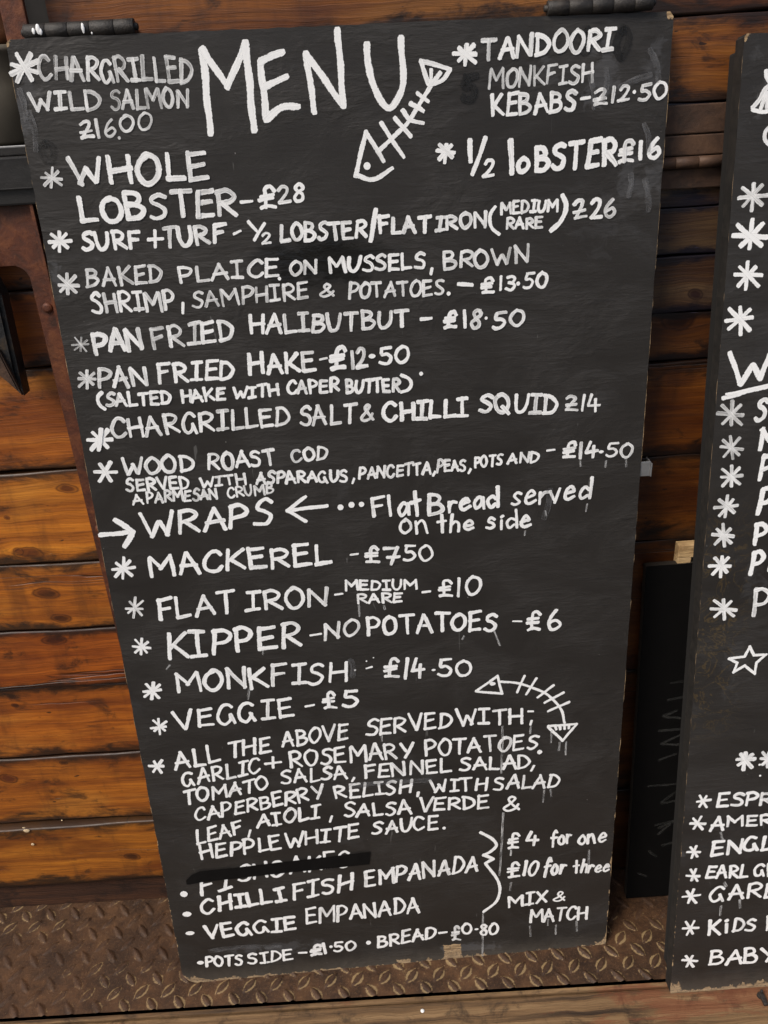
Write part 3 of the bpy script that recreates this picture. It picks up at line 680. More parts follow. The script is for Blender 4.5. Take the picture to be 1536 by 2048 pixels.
# ------------------------------------------------------------------ the menu board
def cw(x, y, z): return c2w((x, y, z))
Bt = CAM + cw(-.34, -.424, .74)
r1w = cw(.997, -.064, .037); r2w = cw(.049, .927, .371)
MW, MH = .61, 1.185
mb = Board('menu_board', Bt, r1w, r2w, MW, MH)
tag(mb.root, 'tall black board with the big white painted heading MENU, leaning on the plank wall', 'menu board')
def outline(Wm, Hm, rbl, rbr, chamf=0.004, jit=.0005):
    o = []
    def seg(p, q, n):
        for i in range(n):
            t = i / n; j = random.uniform(-jit, jit); dx, dy = q[0] - p[0], q[1] - p[1]; L_ = math.hypot(dx, dy)
            o.append((p[0] + dx * t - dy / L_ * j, p[1] + dy * t + dx / L_ * j))
    def arc(cx, cy, r, a0, a1, n=8):
        for i in range(n): a = a0 + (a1 - a0) * i / n; o.append((cx + r * math.cos(a), cy + r * math.sin(a)))
    seg((chamf, 0), (Wm - chamf, 0), 60); seg((Wm - chamf, 0), (Wm, chamf), 3)
    seg((Wm, chamf), (Wm, Hm - rbr), 120); arc(Wm - rbr, Hm - rbr, rbr, 0, math.pi / 2)
    seg((Wm - rbr, Hm), (rbl, Hm), 90); arc(rbl, Hm - rbl, rbl, math.pi / 2, math.pi)
    seg((0, Hm - rbl), (0, chamf), 120); seg((0, chamf), (chamf, 0), 3); return o
def bp(B, px, py): q = B.P(px, py); return (q.x, q.y)
def chip(B, x0, y0, x1, y1): a = bp(B, x0, y0); b = bp(B, x1, y1); return (a[0], a[1], b[0], b[1])
def smear(B, x, y, rx, ry, am): a = bp(B, x, y); b = bp(B, x + rx, y); c = bp(B, x, y + ry); return (a[0], a[1], abs(b[0] - a[0]), abs(c[1] - a[1]), am)
g0 = smear(mb, 640, 520, 150, 55, 1)
MBM = board_mat('black_board_paint', MW, MH, chips=[chip(mb, 888, 1891, 924, 1960), chip(mb, 794, 1920, 824, 1970)], gloss=g0[:4],
                smears=[smear(mb, 45, 250, 25, 70, .5), smear(mb, 60, 170, 40, 60, .3), smear(mb, 1200, 150, 60, 90, .42), smear(mb, 1300, 140, 40, 60, .35), smear(mb, 1280, 370, 60, 60, .32),
                        smear(mb, 1090, 130, 30, 30, .3), smear(mb, 110, 540, 16, 40, .45), smear(mb, 950, 1895, 90, 12, .5), smear(mb, 560, 1895, 120, 14, .4), smear(mb, 1200, 450, 60, 70, .14)])
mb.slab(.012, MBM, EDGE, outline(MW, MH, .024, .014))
# MENU heading
hd = [('l', [(405, 100), (421, 267)]), ('l', [(405, 98), (455, 174)]), ('l', [(455, 174), (491, 86)]), ('l', [(491, 86), (508, 260)])]
mb.lines('painted_letter', hd, 14.5, .0, 'large painted letter M')
mb.lines('painted_letter', [A((521, 124), (533, 240)), C((521, 124), (545, 112), (565, 104)), C((526, 176), (550, 165), (573, 153)), C((533, 237), (563, 216), (596, 213))], 12.5, 0, 'large painted letter E')
mb.lines('painted_letter', [A((612, 107), (629, 224)), A((612, 108), (687, 212)), A((675, 60), (687, 212))], 12.5, 0, 'large painted letter N')
mb.lines('painted_letter', [C((734, 89), (737, 130), (746, 170), (776, 216), (800, 190), (806, 150), (802, 76))], 12.5, 0, 'large painted letter U')
mb.lines('painted_fish', [A((732, 264), (711, 352)), C((711, 350), (745, 359), (784, 337)), A((732, 264), (767, 322)), 
    C((760, 300), (792, 268), (816, 246), (840, 205), (862, 172)), A((762, 246), (807, 314)), A((790, 236), (821, 273)), C((805, 221), (820, 239), (846, 246)),
    A((821, 207), (846, 222)), A((835, 186), (856, 203)), A((841, 122), (900, 138)), A((842, 123), (857, 168)), C((900, 139), (884, 160), (858, 170)), A((862, 140), (861, 166)), A((880, 146), (866, 163))],
    8.5, .15, 'fish skeleton painted beside the MENU heading')
mb.lines('painted_fish', [C((1001, 1363), (1037, 1366), (1067, 1376), (1098, 1391), (1122, 1419), (1129, 1445)), A((952, 1382), (995, 1351)), A((995, 1351), (1004, 1387)), A((1004, 1387), (952, 1382)),
    A((1049, 1351), (1034, 1384)), A((1073, 1356), (1052, 1388)), A((1107, 1370), (1075, 1394)), A((1127, 1384), (1089, 1405)), A((1138, 1403), (1096, 1422)),
    A((1096, 1452), (1153, 1447)), A((1153, 1447), (1125, 1481)), A((1125, 1481), (1096, 1453)), A((1110, 1450), (1112, 1458)), A((1119, 1450), (1120, 1458)), A((1129, 1449), (1129, 1457)), A((1138, 1448), (1137, 1456))],
    5.5, .05, 'curved fish skeleton painted low on the board')

ML = [  # text, x0,y0 (bottom left), x1,y1 (bottom right), cap height, weight, thinness
('CHARGRILLED', 80, 164, 390, 168, 54, .85, .62), ('WILD', 58, 226, 206, 221, 43, .9, .45), ('SALMON', 220, 221, 380, 216, 42, .82, .6), ('~16', 157, 280, 236, 274, 38, .8, .45), ('00', 240, 268, 308, 256, 35, .75, .5),
('WHOLE', 139, 372, 424, 363, 61, 1.0, .28), ('LOBSTER', 161, 447, 480, 434, 57, 1.02, .22), ('£', 518, 419, 557, 417, 49, .85, .2), ('28', 556, 408, 614, 405, 38, .85, .3),
('SURF', 164, 505, 284, 500, 42, 1.0, .12), ('+', 295, 497, 331, 496, 40, .95, .1), ('TURF', 324, 500, 454, 487, 43, 1.0, .3), ('2', 522, 489, 545, 488, 25, .9, .3),
('LOBSTER', 557, 485, 735, 477, 40, .95, .28), ('FLAT', 755, 470, 862, 467, 38, 1.0, .2), ('IRON', 867, 464, 976, 456, 34, .95, .3), ('MEDIUM', 998, 431, 1117, 424, 28, .85, .3), ('RARE', 1008, 461, 1087, 457, 25, .85, .25), ('~26', 1143, 441, 1233, 437, 41, .85, .35),
('TANDOORI', 960, 124, 1229, 100, 49, .9, .32), ('MONKFISH', 973, 182, 1187, 164, 42, .7, .5), ('KEBABS', 978, 236, 1153, 222, 48, .85, .3), ('~', 1182, 213, 1216, 212, 38, .85, .35), ('12', 1217, 210, 1258, 204, 37, .85, .35), ('50', 1273, 204, 1333, 198, 37, .85, .25),
('2', 961, 357, 988, 355, 37, .85, .2), ('l', 1012, 354, 1034, 353, 72, 1.0, .1), ('O', 1031, 347, 1062, 344, 33, 1.25, .12), ('BSTER', 1066, 347, 1233, 333, 57, 1.05, .12), ('£', 1233, 328, 1269, 326, 48, .9, .15), ('16', 1272, 323, 1320, 318, 44, 1.0, .05),
('BAKED', 172, 577, 328, 565, 39, .85, .45), ('PLAICE', 355, 567, 561, 553, 37, .85, .3), ('ON', 577, 553, 637, 548, 33, .9, .3), ('MUSSELS', 655, 549, 853, 538, 35, .95, .22), ('BROWN', 884, 541, 1059, 528, 38, .85, .45),
('SHRIMP', 183, 627, 353, 622, 42, .85, .38), ('SAMPHIRE', 384, 619, 619, 599, 36, .8, .5), ('&', 639, 597, 672, 595, 32, .8, .3), ('POTATOES', 694, 600, 889, 592, 35, .8, .42), ('£', 959, 588, 989, 587, 37, .9, .1), ('13', 994, 583, 1031, 583, 34, .9, .15), ('50', 1044, 581, 1095, 575, 33, .85, .25),
('PAN', 184, 710, 292, 701, 50, 1.1, .18), ('FRIED', 304, 700, 473, 680, 44, .9, .35), ('HALIBUTBUT', 496, 671, 817, 657, 40, .95, .38), ('£', 882, 659, 913, 657, 40, 1.0, .15), ('18', 923, 658, 966, 657, 40, .9, .3), ('50', 984, 659, 1048, 651, 37, .85, .3),
('PAN', 195, 777, 300, 773, 43, .9, .42), ('FRIED', 314, 768, 472, 758, 42, .9, .25), ('HAKE', 497, 752, 634, 743, 44, .95, .2), ('£', 657, 740, 696, 739, 51, 1.1, 0.), ('12', 697, 740, 737, 737, 42, .95, .3), ('50', 757, 731, 820, 726, 38, .85, .2),
('SALTED', 210, 815, 345, 810, 31, 1.0, .2), ('HAKE', 360, 808, 454, 801, 29, .95, .18), ('WITH', 464, 800, 560, 792, 27, .95, .15), ('CAPER', 572, 790, 680, 784, 29, .95, .25), ('BUTTER', 689, 788, 802, 784, 30, .95, .25),
('CHARGRILLED', 222, 879, 583, 851, 42, .85, .32), ('SALT', 598, 851, 712, 847, 42, .8, .3), ('&', 718, 843, 748, 841, 35, .75, .4), ('CHILLI', 764, 844, 940, 836, 42, 1.0, .1), ('SQUID', 955, 827, 1116, 828, 42, .95, .25), ('~14', 1126, 823, 1201, 826, 37, .75, .4),
('WOOD', 242, 950, 393, 944, 37, .95, .25), ('ROAST', 414, 941, 554, 933, 36, .9, .3), ('COD', 580, 926, 657, 920, 29, .9, .35), ('£', 1121, 919, 1151, 918, 36, .85, .2), ('14', 1152, 919, 1194, 917, 36, .85, .25), ('50', 1207, 916, 1265, 915, 32, .75, .25),
('SERVED', 252, 984, 381, 978, 28, .92, .2), ('WITH', 398, 977, 494, 969, 24, .92, .2), ('ASPARAGUS', 510, 969, 698, 964, 26, .92, .22), ('PANCETTA', 715, 961, 864, 948, 26, .85, .25), ('PEAS', 871, 946, 933, 942, 26, .85, .25), ('POTS', 946, 938, 1006, 931, 25, .85, .2), ('AND', 1014, 929, 1079, 925, 25, .85, .2),
('A', 265, 1011, 289, 1010, 24, .8, .3), ('PARMESAN', 293, 1008, 438, 999, 25, .85, .3), ('CRUMB', 453, 998, 550, 988, 23, .8, .3),
('WRAPS', 283, 1077, 548, 1050, 52, .92, .08), ('F', 741, 1035, 774, 1033, 42, .95, .08), ('lat', 774, 1034, 846, 1030, 47, .9, .05), ('B', 855, 1031, 891, 1029, 47, .9, .08), ('read', 892, 1027, 1000, 1016, 43, .9, .08), ('served', 1020, 1013, 1181, 999, 46, .75, .2),
('on', 794, 1068, 857, 1067, 46, .75, .05), ('the', 873, 1066, 948, 1062, 36, .85, .08), ('side', 970, 1061, 1065, 1054, 37, .85, .15),
('MACKEREL', 293, 1159, 665, 1127, 47, .98, .04), ('£', 730, 1127, 764, 1126, 38, .85, .08), ('7', 763, 1131, 799, 1129, 40, .9, .08), ('50', 806, 1124, 868, 1122, 35, .75, .15),
('FLAT', 316, 1241, 473, 1224, 47, .9, .12), ('IRON', 488, 1223, 659, 1212, 43, .9, .3), ('MEDIUM', 688, 1182, 836, 1180, 23, .9, .08), ('RARE', 713, 1208, 806, 1205, 22, .9, .15), ('£', 874, 1196, 906, 1195, 38, .8, .2), ('10', 910, 1194, 965, 1190, 42, .8, .25),
('KIPPER', 331, 1319, 605, 1294, 52, .98, .15), ('NO', 646, 1282, 718, 1271, 35, .9, .25), ('POTATOES', 731, 1272, 995, 1261, 40, .9, .15), ('£', 1052, 1263, 1084, 1262, 44, .85, .1), ('6', 1094, 1263, 1125, 1262, 41, .85, .15),
('MONKFISH', 349, 1388, 697, 1365, 44, .9, .2), ('£', 765, 1355, 800, 1354, 40, .85, .1), ('14', 804, 1358, 850, 1354, 42, .85, .15), ('50', 874, 1355, 945, 1352, 35, .85, .15),
('VEGGIE', 350, 1462, 589, 1432, 40, .92, .08), ('£', 645, 1418, 675, 1417, 35, .9, .08), ('5', 686, 1416, 722, 1415, 35, .9, .08),
('ALL', 350, 1541, 444, 1525, 38, .9, .05), ('THE', 453, 1518, 543, 1506, 34, .85, .08), ('ABOVE', 562, 1497, 697, 1478, 33, .85, .1), ('SERVED', 729, 1472, 904, 1455, 34, .85, .12), ('WITH', 910, 1452, 1047, 1448, 34, .85, .12),
('GARLIC', 364, 1576, 524, 1545, 31, .85, .1), ('+', 528, 1537, 564, 1536, 25, .9, .0), ('ROSEMARY', 578, 1536, 827, 1514, 34, .85, .1), ('POTATOES', 847, 1513, 1076, 1498, 33, .85, .15),
('TOMATO', 366, 1611, 540, 1578, 29, .9, .08), ('SALSA', 560, 1570, 697, 1557, 29, .85, .1), ('FENNEL', 727, 1558, 903, 1545, 30, .85, .12), ('SALAD', 916, 1542, 1062, 1538, 29, .85, .12),
('CAPERBERRY', 387, 1645, 648, 1596, 29, .88, .08), ('RELISH', 668, 1599, 825, 1586, 29, .9, .12), ('WITH', 859, 1587, 974, 1580, 28, .85, .12), ('SALAD', 985, 1581, 1120, 1575, 30, .85, .2),
('LEAF', 391, 1690, 489, 1667, 30, .88, .08), ('AIOLI', 514, 1657, 642, 1636, 29, .88, .08), ('SALSA', 685, 1636, 825, 1628, 30, .9, .08), ('VERDE', 834, 1624, 980, 1617, 29, .9, .08), ('&', 1005, 1623, 1041, 1621, 32, .8, .15),
('HEPPLEWHITE', 399, 1721, 721, 1676, 31, .9, .08), ('SAUCE', 743, 1669, 877, 1658, 29, .9, .08),
('FI', 399, 1794, 466, 1777, 36, 1.0, .1), ('SHC', 476, 1766, 572, 1749, 34, .9, .15), ('AKES', 578, 1750, 704, 1731, 34, .85, .2), ('CHILLI', 402, 1830, 574, 1801, 32, 1.1, .0), ('FISH', 583, 1803, 708, 1780, 34, .95, .05), ('EMPANADA', 729, 1774, 958, 1743, 35, .88, .2),
('VEGGIE', 410, 1880, 595, 1860, 30, 1.05, .02), ('EMPANADA', 610, 1850, 841, 1824, 33, .8, .2),
('POTS', 409, 1934, 488, 1929, 22, .95, .05), ('SIDE', 495, 1929, 588, 1919, 22, .9, .15), ('£1', 617, 1913, 658, 1907, 24, 1.15, .05), ('50', 667, 1904, 713, 1899, 21, .85, .15), ('BREAD', 753, 1897, 873, 1876, 26, .92, .1), ('£', 901, 1880, 922, 1879, 32, .75, .25), ('0', 923, 1869, 946, 1868, 22, .9, .1), ('80', 957, 1871, 998, 1869, 25, .9, .1),
('£', 1012, 1697, 1038, 1696, 35, .8, .1), ('4', 1050, 1693, 1079, 1692, 33, .95, .05), ('for', 1097, 1691, 1145, 1688, 33, .85, .15), ('one', 1153, 1689, 1211, 1686, 33, .85, .15),
('£', 1012, 1755, 1041, 1754, 34, .85, .08), ('10', 1041, 1754, 1075, 1747, 31, .9, .08), ('for', 1082, 1751, 1132, 1747, 34, .9, .1), ('three', 1144, 1748, 1219, 1744, 27, .85, .08),
('MIX', 1014, 1816, 1094, 1805, 26, .9, .08), ('&', 1104, 1804, 1130, 1802, 22, .75, .15), ('MATCH', 1056, 1846, 1175, 1839, 27, .85, .1),
]
for e in ML:
    t_, x0, y0, x1, y1, h, wt, th = e
    mb.word(t_, x0, y0, x1, y1, h, wt, th)
for s_ in [(49, 136, 30, 9, .35, 4, .3), (105, 356, 21, 6, .5), (120, 483, 21, 7, .12), (892, 304, 20, 8, .15), (932, 109, 23, 9, .05), (137, 569, 22, 7, .45), (162, 689, 17, 4, .75), (174, 758, 20, 6, .45),
           (200, 878, 24, 8.5, .08), (211, 943, 23, 8, .15, 3, .5), (246, 1137, 21, 7, .2), (269, 1216, 20, 5, .4), (283, 1293, 18, 5.5, .25), (305, 1382, 19, 6.5, .08), (319, 1453, 17, 5.5, .12), (315, 1533, 15, 6, .05, 3, .5)]:
    mb.star(*s_)
mb.dot(734, 332, 7); mb.dot(985, 1367, 4, 6)
for m_ in [(482, 404, 504, 402, 6), (468, 468, 481, 462, 6), (1162, 198, 1179, 195, 6), (917, 568, 944, 570, 8), (842, 638, 862, 636, 7), (640, 719, 654, 716, 4, .4), (1094, 901, 1109, 899, 4), (701, 1109, 716, 1107, 4),
           (670, 1189, 685, 1187, 4.5), (845, 1184, 860, 1182, 5), (621, 1270, 642, 1267, 5), (1026, 1242, 1043, 1242, 4), (733, 1336, 744, 1333, 4), (611, 1412, 628, 1409, 5), (598, 1905, 613, 1904, 5), (878, 1865, 893, 1863, 5), (1056, 1422, 1066, 1422, 4)]:
    mb.minus(*m_)
for q in [(239, 276, 3, 3, .5), (559, 557, 3.5), (1268, 184, 3.5), (897, 587, 4), (1036, 567, 4), (972, 636, 3), (744, 712, 4.5, 7), (842, 747, 4), (1202, 903, 3, 5), (681, 1014, 6), (703, 1009, 6), (723, 1008, 5.5),
          (867, 1339, 2.5, 4), (1079, 1503, 5), (888, 1655, 3.5), (368, 1787, 7.5), (374, 1828, 6.5, 9), (380, 1866, 5, 9), (401, 1925, 5, 7), (662, 1893, 3.5), (737, 1885, 5), (953, 1858, 2.5, 4), (710, 1340, 2), (733, 1322, 1.6), (747, 1315, 1.4)]:
    mb.dot(*q)
for a, b in [((366, 606), (366, 626)), ((864, 537), (862, 548)), ((708, 957), (705, 966)), ((870, 943), (866, 951)), ((941, 938), (937, 946)), ((708, 1555), (704, 1562)), ((1068, 1531), (1062, 1541)), ((837, 1584), (835, 1592)), ((501, 1660), (497, 1673)), ((664, 1632), (660, 1643)), ((1063, 1441), (1061, 1449))]:
    mb.lines('painted_comma', [A(a, b)], 6 if b[1] < 700 else 5, .08)
mb.lines('painted_fraction', [A((497, 443), (515, 464)), A((529, 447), (509, 480))], 7, .1)
mb.lines('painted_fraction', [A((940, 281), (941, 322))], 11, .05); mb.lines('painted_fraction', [A((971, 276), (945, 348))], 10, .1)
mb.lines('painted_slash', [A((752, 420), (741, 481))], 10, .08)
mb.lines('painted_bracket', [C((990, 414), (981, 427), (979, 442), (984, 457), (998, 468))], 7, .2); mb.lines('painted_bracket', [C((1125, 391), (1131, 408), (1129, 426), (1119, 446), (1102, 461))], 9, .15)
mb.lines('painted_bracket', [C((204, 785), (197, 793), (197, 803), (202, 812), (210, 818))], 8, .1); mb.lines('painted_bracket', [C((803, 750), (817, 757), (822, 768), (816, 779), (803, 784))], 8, .1)
mb.lines('painted_arrow', [A((201, 1070), (264, 1063)), A((231, 1040), (266, 1063)), A((266, 1063), (250, 1092))], 11, 0, 'painted arrow pointing right at WRAPS')
mb.lines('painted_arrow', [A((574, 1021), (654, 1011)), A((575, 1021), (611, 993)), A((575, 1021), (612, 1042))], 7.5, .08, 'painted arrow pointing left at WRAPS')
mb.lines('painted_brace', [C((961, 1664), (985, 1678), (993, 1690), (983, 1701), (967, 1709)), A((967, 1709), (986, 1717)), A((986, 1717), (971, 1726)), C((971, 1727), (990, 1751), (1000, 1777), (992, 1802), (967, 1823))], 6.5, .02, 'wavy painted brace before the empanada prices')
def band(B, top, bot):
    V = [B.loc(*bp(B, *p_), .0014) for p_ in top] + [B.loc(*bp(B, *p_), .0014) for p_ in bot]; n = len(top)
    me = bpy.data.meshes.new('strikeout'); me.from_pydata(V, [], [(i, i + 1, n + i + 1, n + i) for i in range(n - 1)]); o = link('strikeout', me, STRIKE, B.root); o['label'] = 'broad black stroke covering the word FISHCAKES'
STRIKE = plain('matt_black_paint', (.0045, .004, .0038), .8); STRIKE.node_tree.nodes['Principled BSDF'].inputs['Specular IOR Level'].default_value = .1
band(mb, [(372, 1760), (384, 1748), (400, 1741), (470, 1734), (560, 1723), (650, 1713), (741, 1702)], [(374, 1768), (386, 1766), (402, 1763), (474, 1755), (562, 1745), (652, 1736), (738, 1727)])
# darker ghosts of old lettering and grey wipe marks
for e in [('5', 920, 206, 958, 203, 58, 1.5, .75), ('8', 1152, 112, 1190, 108, 66, 1.5, .85), ('0', 1222, 122, 1260, 118, 70, 1.4, .8), ('O', 80, 330, 118, 328, 50, 1.6, .85)]: mb.word(*e, mat=GHOST)
for p_ in [((1180, 150), (1188, 215)), ((1212, 140), (1206, 200)), ((1300, 100), (1316, 160)), ((1240, 175), (1300, 150)), ((1290, 360), (1296, 420)), ((1262, 350), (1256, 392)), ((60, 225), (72, 300)), ((40, 180), (52, 240)), ((420, 1900), (560, 1893)),
           ((700, 1320), (706, 1352)), ((1100, 980), (1088, 1035)), ((860, 1560), (700, 1572)), ((1288, 250), (1296, 300))]:
    mb.lines('wipe_mark', [C(p_[0], ((p_[0][0] + p_[1][0]) / 2 + 3, (p_[0][1] + p_[1][1]) / 2 - 4), p_[1])], 11, 1.12, mat=WIPE)
# run marks of wet paint
dr = [((1006, 1625), (1004, 1668), (999, 1750)), ((966, 1826), (965, 1870), (965, 1922)), ((1062, 1450), (1060, 1466)), ((1005, 1452), (1004, 1500), (1002, 1545)), ((1119, 1484), (1117, 1500)), ((1103, 1460), (1101, 1484)), ((1132, 1483), (1131, 1508)),
      ((763, 1470), (764, 1482)), ((1088, 1580), (1086, 1604)), ((1102, 1578), (1102, 1592)), ((1090, 1022), (1091, 1031)), ((1050, 1062), (1049, 1070)), ((1212, 922), (1210, 934)), ((1160, 922), (1161, 932)), ((1252, 918), (1252, 933)), ((718, 1210), (719, 1232)),
      ((768, 1211), (770, 1218)), ((928, 1272), (925, 1278)), ((1022, 1765), (1020, 1780)), ((1060, 1852), (1061, 1872)), ((1112, 1850), (1111, 1868)), ((1153, 1842), (1154, 1862)), ((1096, 1838), (1096, 1850)), ((527, 1297), (526, 1308)), ((499, 1377), (496, 1398)), ((1174, 1008), (1172, 1022)),
      ((340, 1330), (333, 1338)), ((1022, 1700), (1021, 1710)), ((1178, 1700), (1176, 1745)), ((988, 1262), (1000, 1290))]
for p_ in dr: mb.lines('paint_run', [C(*(list(p_) if len(p_) > 2 else [p_[0], ((p_[0][0] + p_[1][0]) / 2, (p_[0][1] + p_[1][1]) / 2), p_[1]]))], 3.8, 1.14)

# ------------------------------------------------------------------ the second board at the right
b0 = on_z(1340, 1987, SZ + .0005); b0w = b0
tq = on_y(1489, 68, -.045)
r1b = Vector((1, .015, .0)).normalized(); r2b = (b0w - tq)
RBH = r2b.length; RW = .50
r2b.normalize()
rb = Board('drinks_board', tq, (r1b - r2b * r1b.dot(r2b)), r2b, RW, RBH)
tag(rb.root, 'second black painted board cut by the right edge of the photo, standing on the sill', 'menu board')
RBM = board_mat('black_board_paint_right', RW, RBH, smears=[smear(rb, 1520, 200, 25, 50, .35), smear(rb, 1510, 110, 20, 30, .2), smear(rb, 1500, 1160, 40, 40, .22), smear(rb, 1470, 1330, 40, 70, .15), smear(rb, 1366, 1705, 10, 8, .5)], stain=True)
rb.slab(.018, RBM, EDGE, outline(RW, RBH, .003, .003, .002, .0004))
# batten behind its left edge, paint darkened to stand in for shade
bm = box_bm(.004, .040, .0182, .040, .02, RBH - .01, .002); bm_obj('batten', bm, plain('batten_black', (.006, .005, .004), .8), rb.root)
for (x, y, r, w, th) in [(1505, 393, 28, 8, .5), (1500, 472, 31, 10, .05), (1494, 551, 28, 8, .08), (1479, 639, 28, 8, .12), (1462, 829, 26, 7, .6), (1462, 895, 24, 6, .6), (1463, 952, 23, 7, .4), (1453, 1013, 23, 7, .4), (1446, 1071, 22, 7, .4), (1441, 1131, 22, 7, .25), (1448, 1217, 24, 6.5, .3),
                         (1490, 1519, 18, 8, .3), (1537, 1517, 15, 7, .3)]:
    rb.star(x, y, r, w, th)
for (x, y, r) in [(1406, 1601, 14), (1395, 1645, 15), (1386, 1703, 13), (1386, 1750, 14), (1382, 1792, 16), (1380, 1856, 15), (1379, 1921, 14)]:
    rb.star(x, y, r, 5.5, .12, 3, .5)
rb.lines('painted_letter', [A((1460, 706), (1480, 768)), A((1480, 768), (1506, 730)), A((1506, 730), (1520, 757)), A((1520, 757), (1547, 690))], 11, .02, 'large painted letter W')
rb.lines('painted_underline', [C((1446, 796), (1490, 784), (1545, 770))], 8, .1); rb.lines('painted_underline', [C((1452, 788), (1490, 780), (1545, 767))], 5, .1)
for e in [('S', 1505, 846, 1535, 844, 50, 1.0, .3), ('M', 1510, 905, 1560, 903, 47, 1.15, .05), ('P', 1511, 965, 1543, 963, 53, 1.1, .05), ('P', 1508, 1033, 1543, 1031, 54, 1.1, .05), ('P', 1502, 1091, 1534, 1089, 46, 1.05, .05), ('P', 1492, 1151, 1524, 1149, 52, 1.05, .05), ('R', 1531, 1145, 1560, 1143, 48, 1.05, .1), ('P', 1499, 1235, 1537, 1233, 58, .85, .4),
          ('ESPR', 1430, 1615, 1545, 1610, 29, .95, .2), ('A', 1416, 1662, 1449, 1661, 34, .95, .15), ('MER', 1449, 1654, 1545, 1651, 24, .95, .12), ('ENGL', 1417, 1713, 1548, 1700, 33, .98, .08), ('EARL', 1408, 1758, 1497, 1755, 27, .98, .08), ('GR', 1504, 1755, 1556, 1752, 27, .98, .08),
          ('GARE', 1413, 1804, 1556, 1794, 32, .92, .1), ('K', 1412, 1873, 1441, 1871, 32, .95, .05), ('i', 1443, 1866, 1457, 1865, 32, .95, .05), ('DS', 1460, 1865, 1512, 1862, 27, .95, .08), ('l', 1526, 1862, 1541, 1861, 30, .95, .05), ('BABY', 1413, 1931, 1552, 1922, 31, .95, .08)]:
    rb.word(*e)
st = [(1499, 1292), (1507, 1310), (1532, 1308), (1512, 1325), (1509, 1347), (1489, 1330), (1466, 1344), (1474, 1325), (1457, 1317), (1489, 1312), (1499, 1292)]
rb.lines('painted_star', [A(a, b) for a, b in zip(st, st[1:])], 5.5, .05, 'five-pointed star painted in outline')
rb.lines('painted_fish', [C((1505, 216), (1518, 200), (1528, 180), (1540, 170)), C((1505, 219), (1525, 224), (1545, 220)), A((1521, 218), (1533, 185)), A((1533, 214), (1536, 190)), C((1532, 142), (1534, 155), (1541, 165))], 8, .2, 'tail of a painted fish skeleton')
rb.lines('painted_letter', [C((1545, 250), (1532, 262), (1530, 280), (1545, 298))], 8, .3)
rb.dot(1519, 1529, 2.5); rb.dot(1520, 1551, 2.2)
for p_ in [((1449, 1765), (1452, 1772)), ((1441, 1665), (1445, 1680)), ((1479, 1800), (1480, 1815)), ((1442, 1812), (1440, 1830))]: rb.lines('paint_run', [A(*p_)], 5, 1.1)

# ------------------------------------------------------------------ black chalk slate in the gap and small frame
q0 = on_z(1252, 1797, .003); q1 = on_y(1292, 1133, -.02)
sr2 = q0 - q1; SH = sr2.length
sb = Board('slate_board', q1, Vector((1, 0, 0)) - sr2.normalized() * sr2.normalized().x, sr2, .20, SH)
tag(sb.root, 'plain black chalk slate standing in the dark gap between the two menu boards', 'chalkboard')
def slate_m():
    t = NT('slate_black'); uv = t.n('UVMap', uv_map='board').outputs[0]
    a = t.noise(uv, 60, 5, .6); return t.fin(t.mix(a, (.0030, .0030, .0030), (.0055, .0050, .0050)), .75, t.bump(a, .0003, .5), spec=.06)
sb.slab(.010, slate_m(), plain('slate_edge', (.02, .016, .012), .6), outline(.20, SH, .002, .002, .001, .0002))
for (x0, y0, x1, y1) in [(1342, 1366, 1370, 1362), (1336, 1399, 1366, 1394), (1326, 1432, 1352, 1421), (1330, 1434, 1360, 1436), (1318, 1461, 1362, 1458), (1322, 1487, 1360, 1470), (1324, 1488, 1364, 1489), (1317, 1520, 1352, 1507), (1296, 1572, 1358, 1567), (1322, 1605, 1356, 1580), (1324, 1606, 1356, 1600), (1310, 1650, 1350, 1640), (1316, 1668, 1340, 1648), (1298, 1702, 1312, 1712), (1318, 1655, 1350, 1641), (1276, 1746, 1292, 1752), (1325, 1690, 1345, 1685)]:
    sb.lines('chalk_mark', [A((x0, y0), (x1, y1))], 5, .75, mat=CHALK)
fa = on_y(1351, 1082, -.004)
fr = tag(empty('picture_frame', (fa.x, -.004, fa.z - .11)), 'small pale pine frame half hidden behind the black slate and the right board', 'picture frame')
fw, fh, fb = .10, .11, .017
part('frame_side', box_bm(fa.x, fa.x + fb, -.018, -.004, fa.z - fh + fb, fa.z - fb, .001), FRAMEM, fr)
part('frame_side', box_bm(fa.x + fw - fb, fa.x + fw, -.018, -.004, fa.z - fh + fb, fa.z - fb, .001), FRAMEM, fr)
part('frame_rail', box_bm(fa.x, fa.x + fw, -.0182, -.004, fa.z - fb + .0003, fa.z, .001), FRAMEM, fr)
part('frame_rail', box_bm(fa.x, fa.x + fw, -.0182, -.004, fa.z - fh, fa.z - fh + fb - .0003, .001), FRAMEM, fr)
part('backing_card', box_bm(fa.x + .01, fa.x + fw - .01, -.009, -.005, fa.z - fh + .01, fa.z - .01), BLACKM, fr)

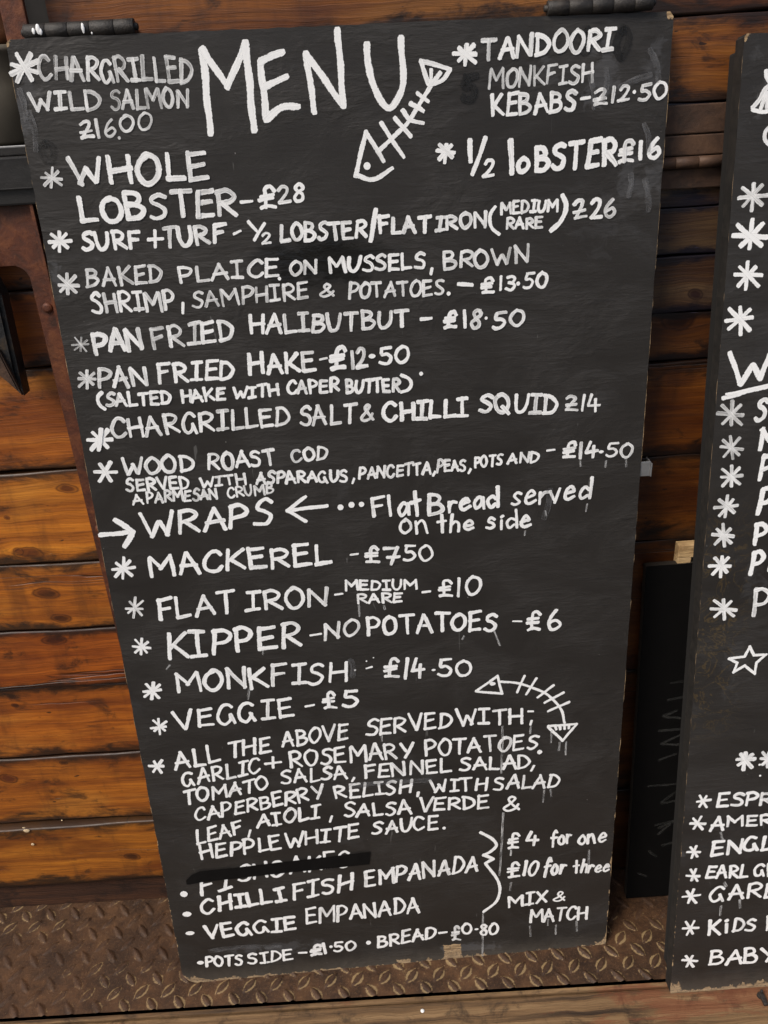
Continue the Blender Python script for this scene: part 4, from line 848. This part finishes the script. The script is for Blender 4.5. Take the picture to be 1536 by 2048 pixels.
# ------------------------------------------------------------------ iron hinges
def sub(name, bm, m, par, smooth=True): return bm_obj(name, bm, m, par, smooth)
def hinge(pxa, pxb, y, r, joints, m, label, leaf=()):
    a = on_y(*pxa, y); b = on_y(*pxb, y); z = (a.z + b.z) / 2
    root = bm_obj('hinge', cyl_x(a.x - .003, b.x + .003, y, z, r * .45), m, wall, True); root['label'] = label
    xs = [a.x] + [a.x + (b.x - a.x) * j for j in joints] + [b.x]
    for i, (p_, q_) in enumerate(zip(xs, xs[1:])): sub('knuckle', cyl_x(p_ + .0001, q_ - .0001, y, z, r * (1 if i % 2 else .985), 28, .0004), m, root)
    for (z0, z1) in leaf: sub('leaf', box_bm(a.x + .002, b.x - .002, -.0042, -.001, z0, z1, .0012), m, root, False)
    return root, a, b, z
h1, a1, b1, z1_ = hinge((50, 65), (270, 54), -.034, .0068, (.2, .4, .6, .82), IRON, 'black iron hinge barrel with white paint drips above the left corner of the menu board')
sub('leaf', box_bm(a1.x + .01, b1.x - .005, -.027, -.0015, z1_ - .004, z1_ + .001, .001), IRON, h1, False)
h2, a2, b2, z2_ = hinge((1094, 18), (1305, 4), -.022, .0066, (.2, .42, .62, .82), IRON, 'plain black iron hinge barrel above the right corner of the menu board')
sub('leaf', box_bm(a2.x + .01, b2.x - .005, -.016, -.0015, z2_ - .004, z2_ + .001, .001), IRON, h2, False)
wz = zl(260, 1400)
hz = on_y(1390, 324, -.008).z
h3, a3, b3, z3_ = hinge((1290, 330), (1500, 318), -.0085, .0058, (.28, .5, .72), RUST2, 'brown rusted iron hinge on the wall between the two menu boards',
    leaf=[(hz + .0062, zl(269, 1390)), (zl(266, 1390), zl(207, 1400)), (zl(376, 1380), hz - .0062)])
DRIP = plain('drip_white', (.8, .8, .8), .4)
def blob(px, py, r, stretch):
    q = on_y(px, py, -.043); b_ = lathe([(0, -r), (r * .6, -r * .8), (r, 0), (r * .6, r * .8), (0, r)], 14)
    bmesh.ops.scale(b_, verts=b_.verts, vec=(1, .35, stretch)); bmesh.ops.translate(b_, verts=b_.verts, vec=(q.x, -.0418, q.z)); sub('paint_drip', b_, DRIP, h1)
for q_ in ((66, 62, .0016, 1.6), (75, 58, .0022, 1.9), (80, 63, .0018, 1.5), (165, 56, .0016, 2.6), (183, 66, .0008, 1.2)): blob(*q_)
# small bent steel clip at the right edge of the menu board
cq = on_y(1288, 934, -.05)
cl = tag(empty('steel_clip', (cq.x, -.05, cq.z)), 'small bent steel clip poking out behind the right edge of the menu board', 'clip')
part('tab', box_bm(cq.x - .03, cq.x + .0045, -.058, -.0565, cq.z - .008, cq.z + .010, .0006), STEEL, cl)
part('fold', box_bm(cq.x + .0046, cq.x + .006, -.060, -.040, cq.z - .008, cq.z + .008, .0005), STEEL, cl)
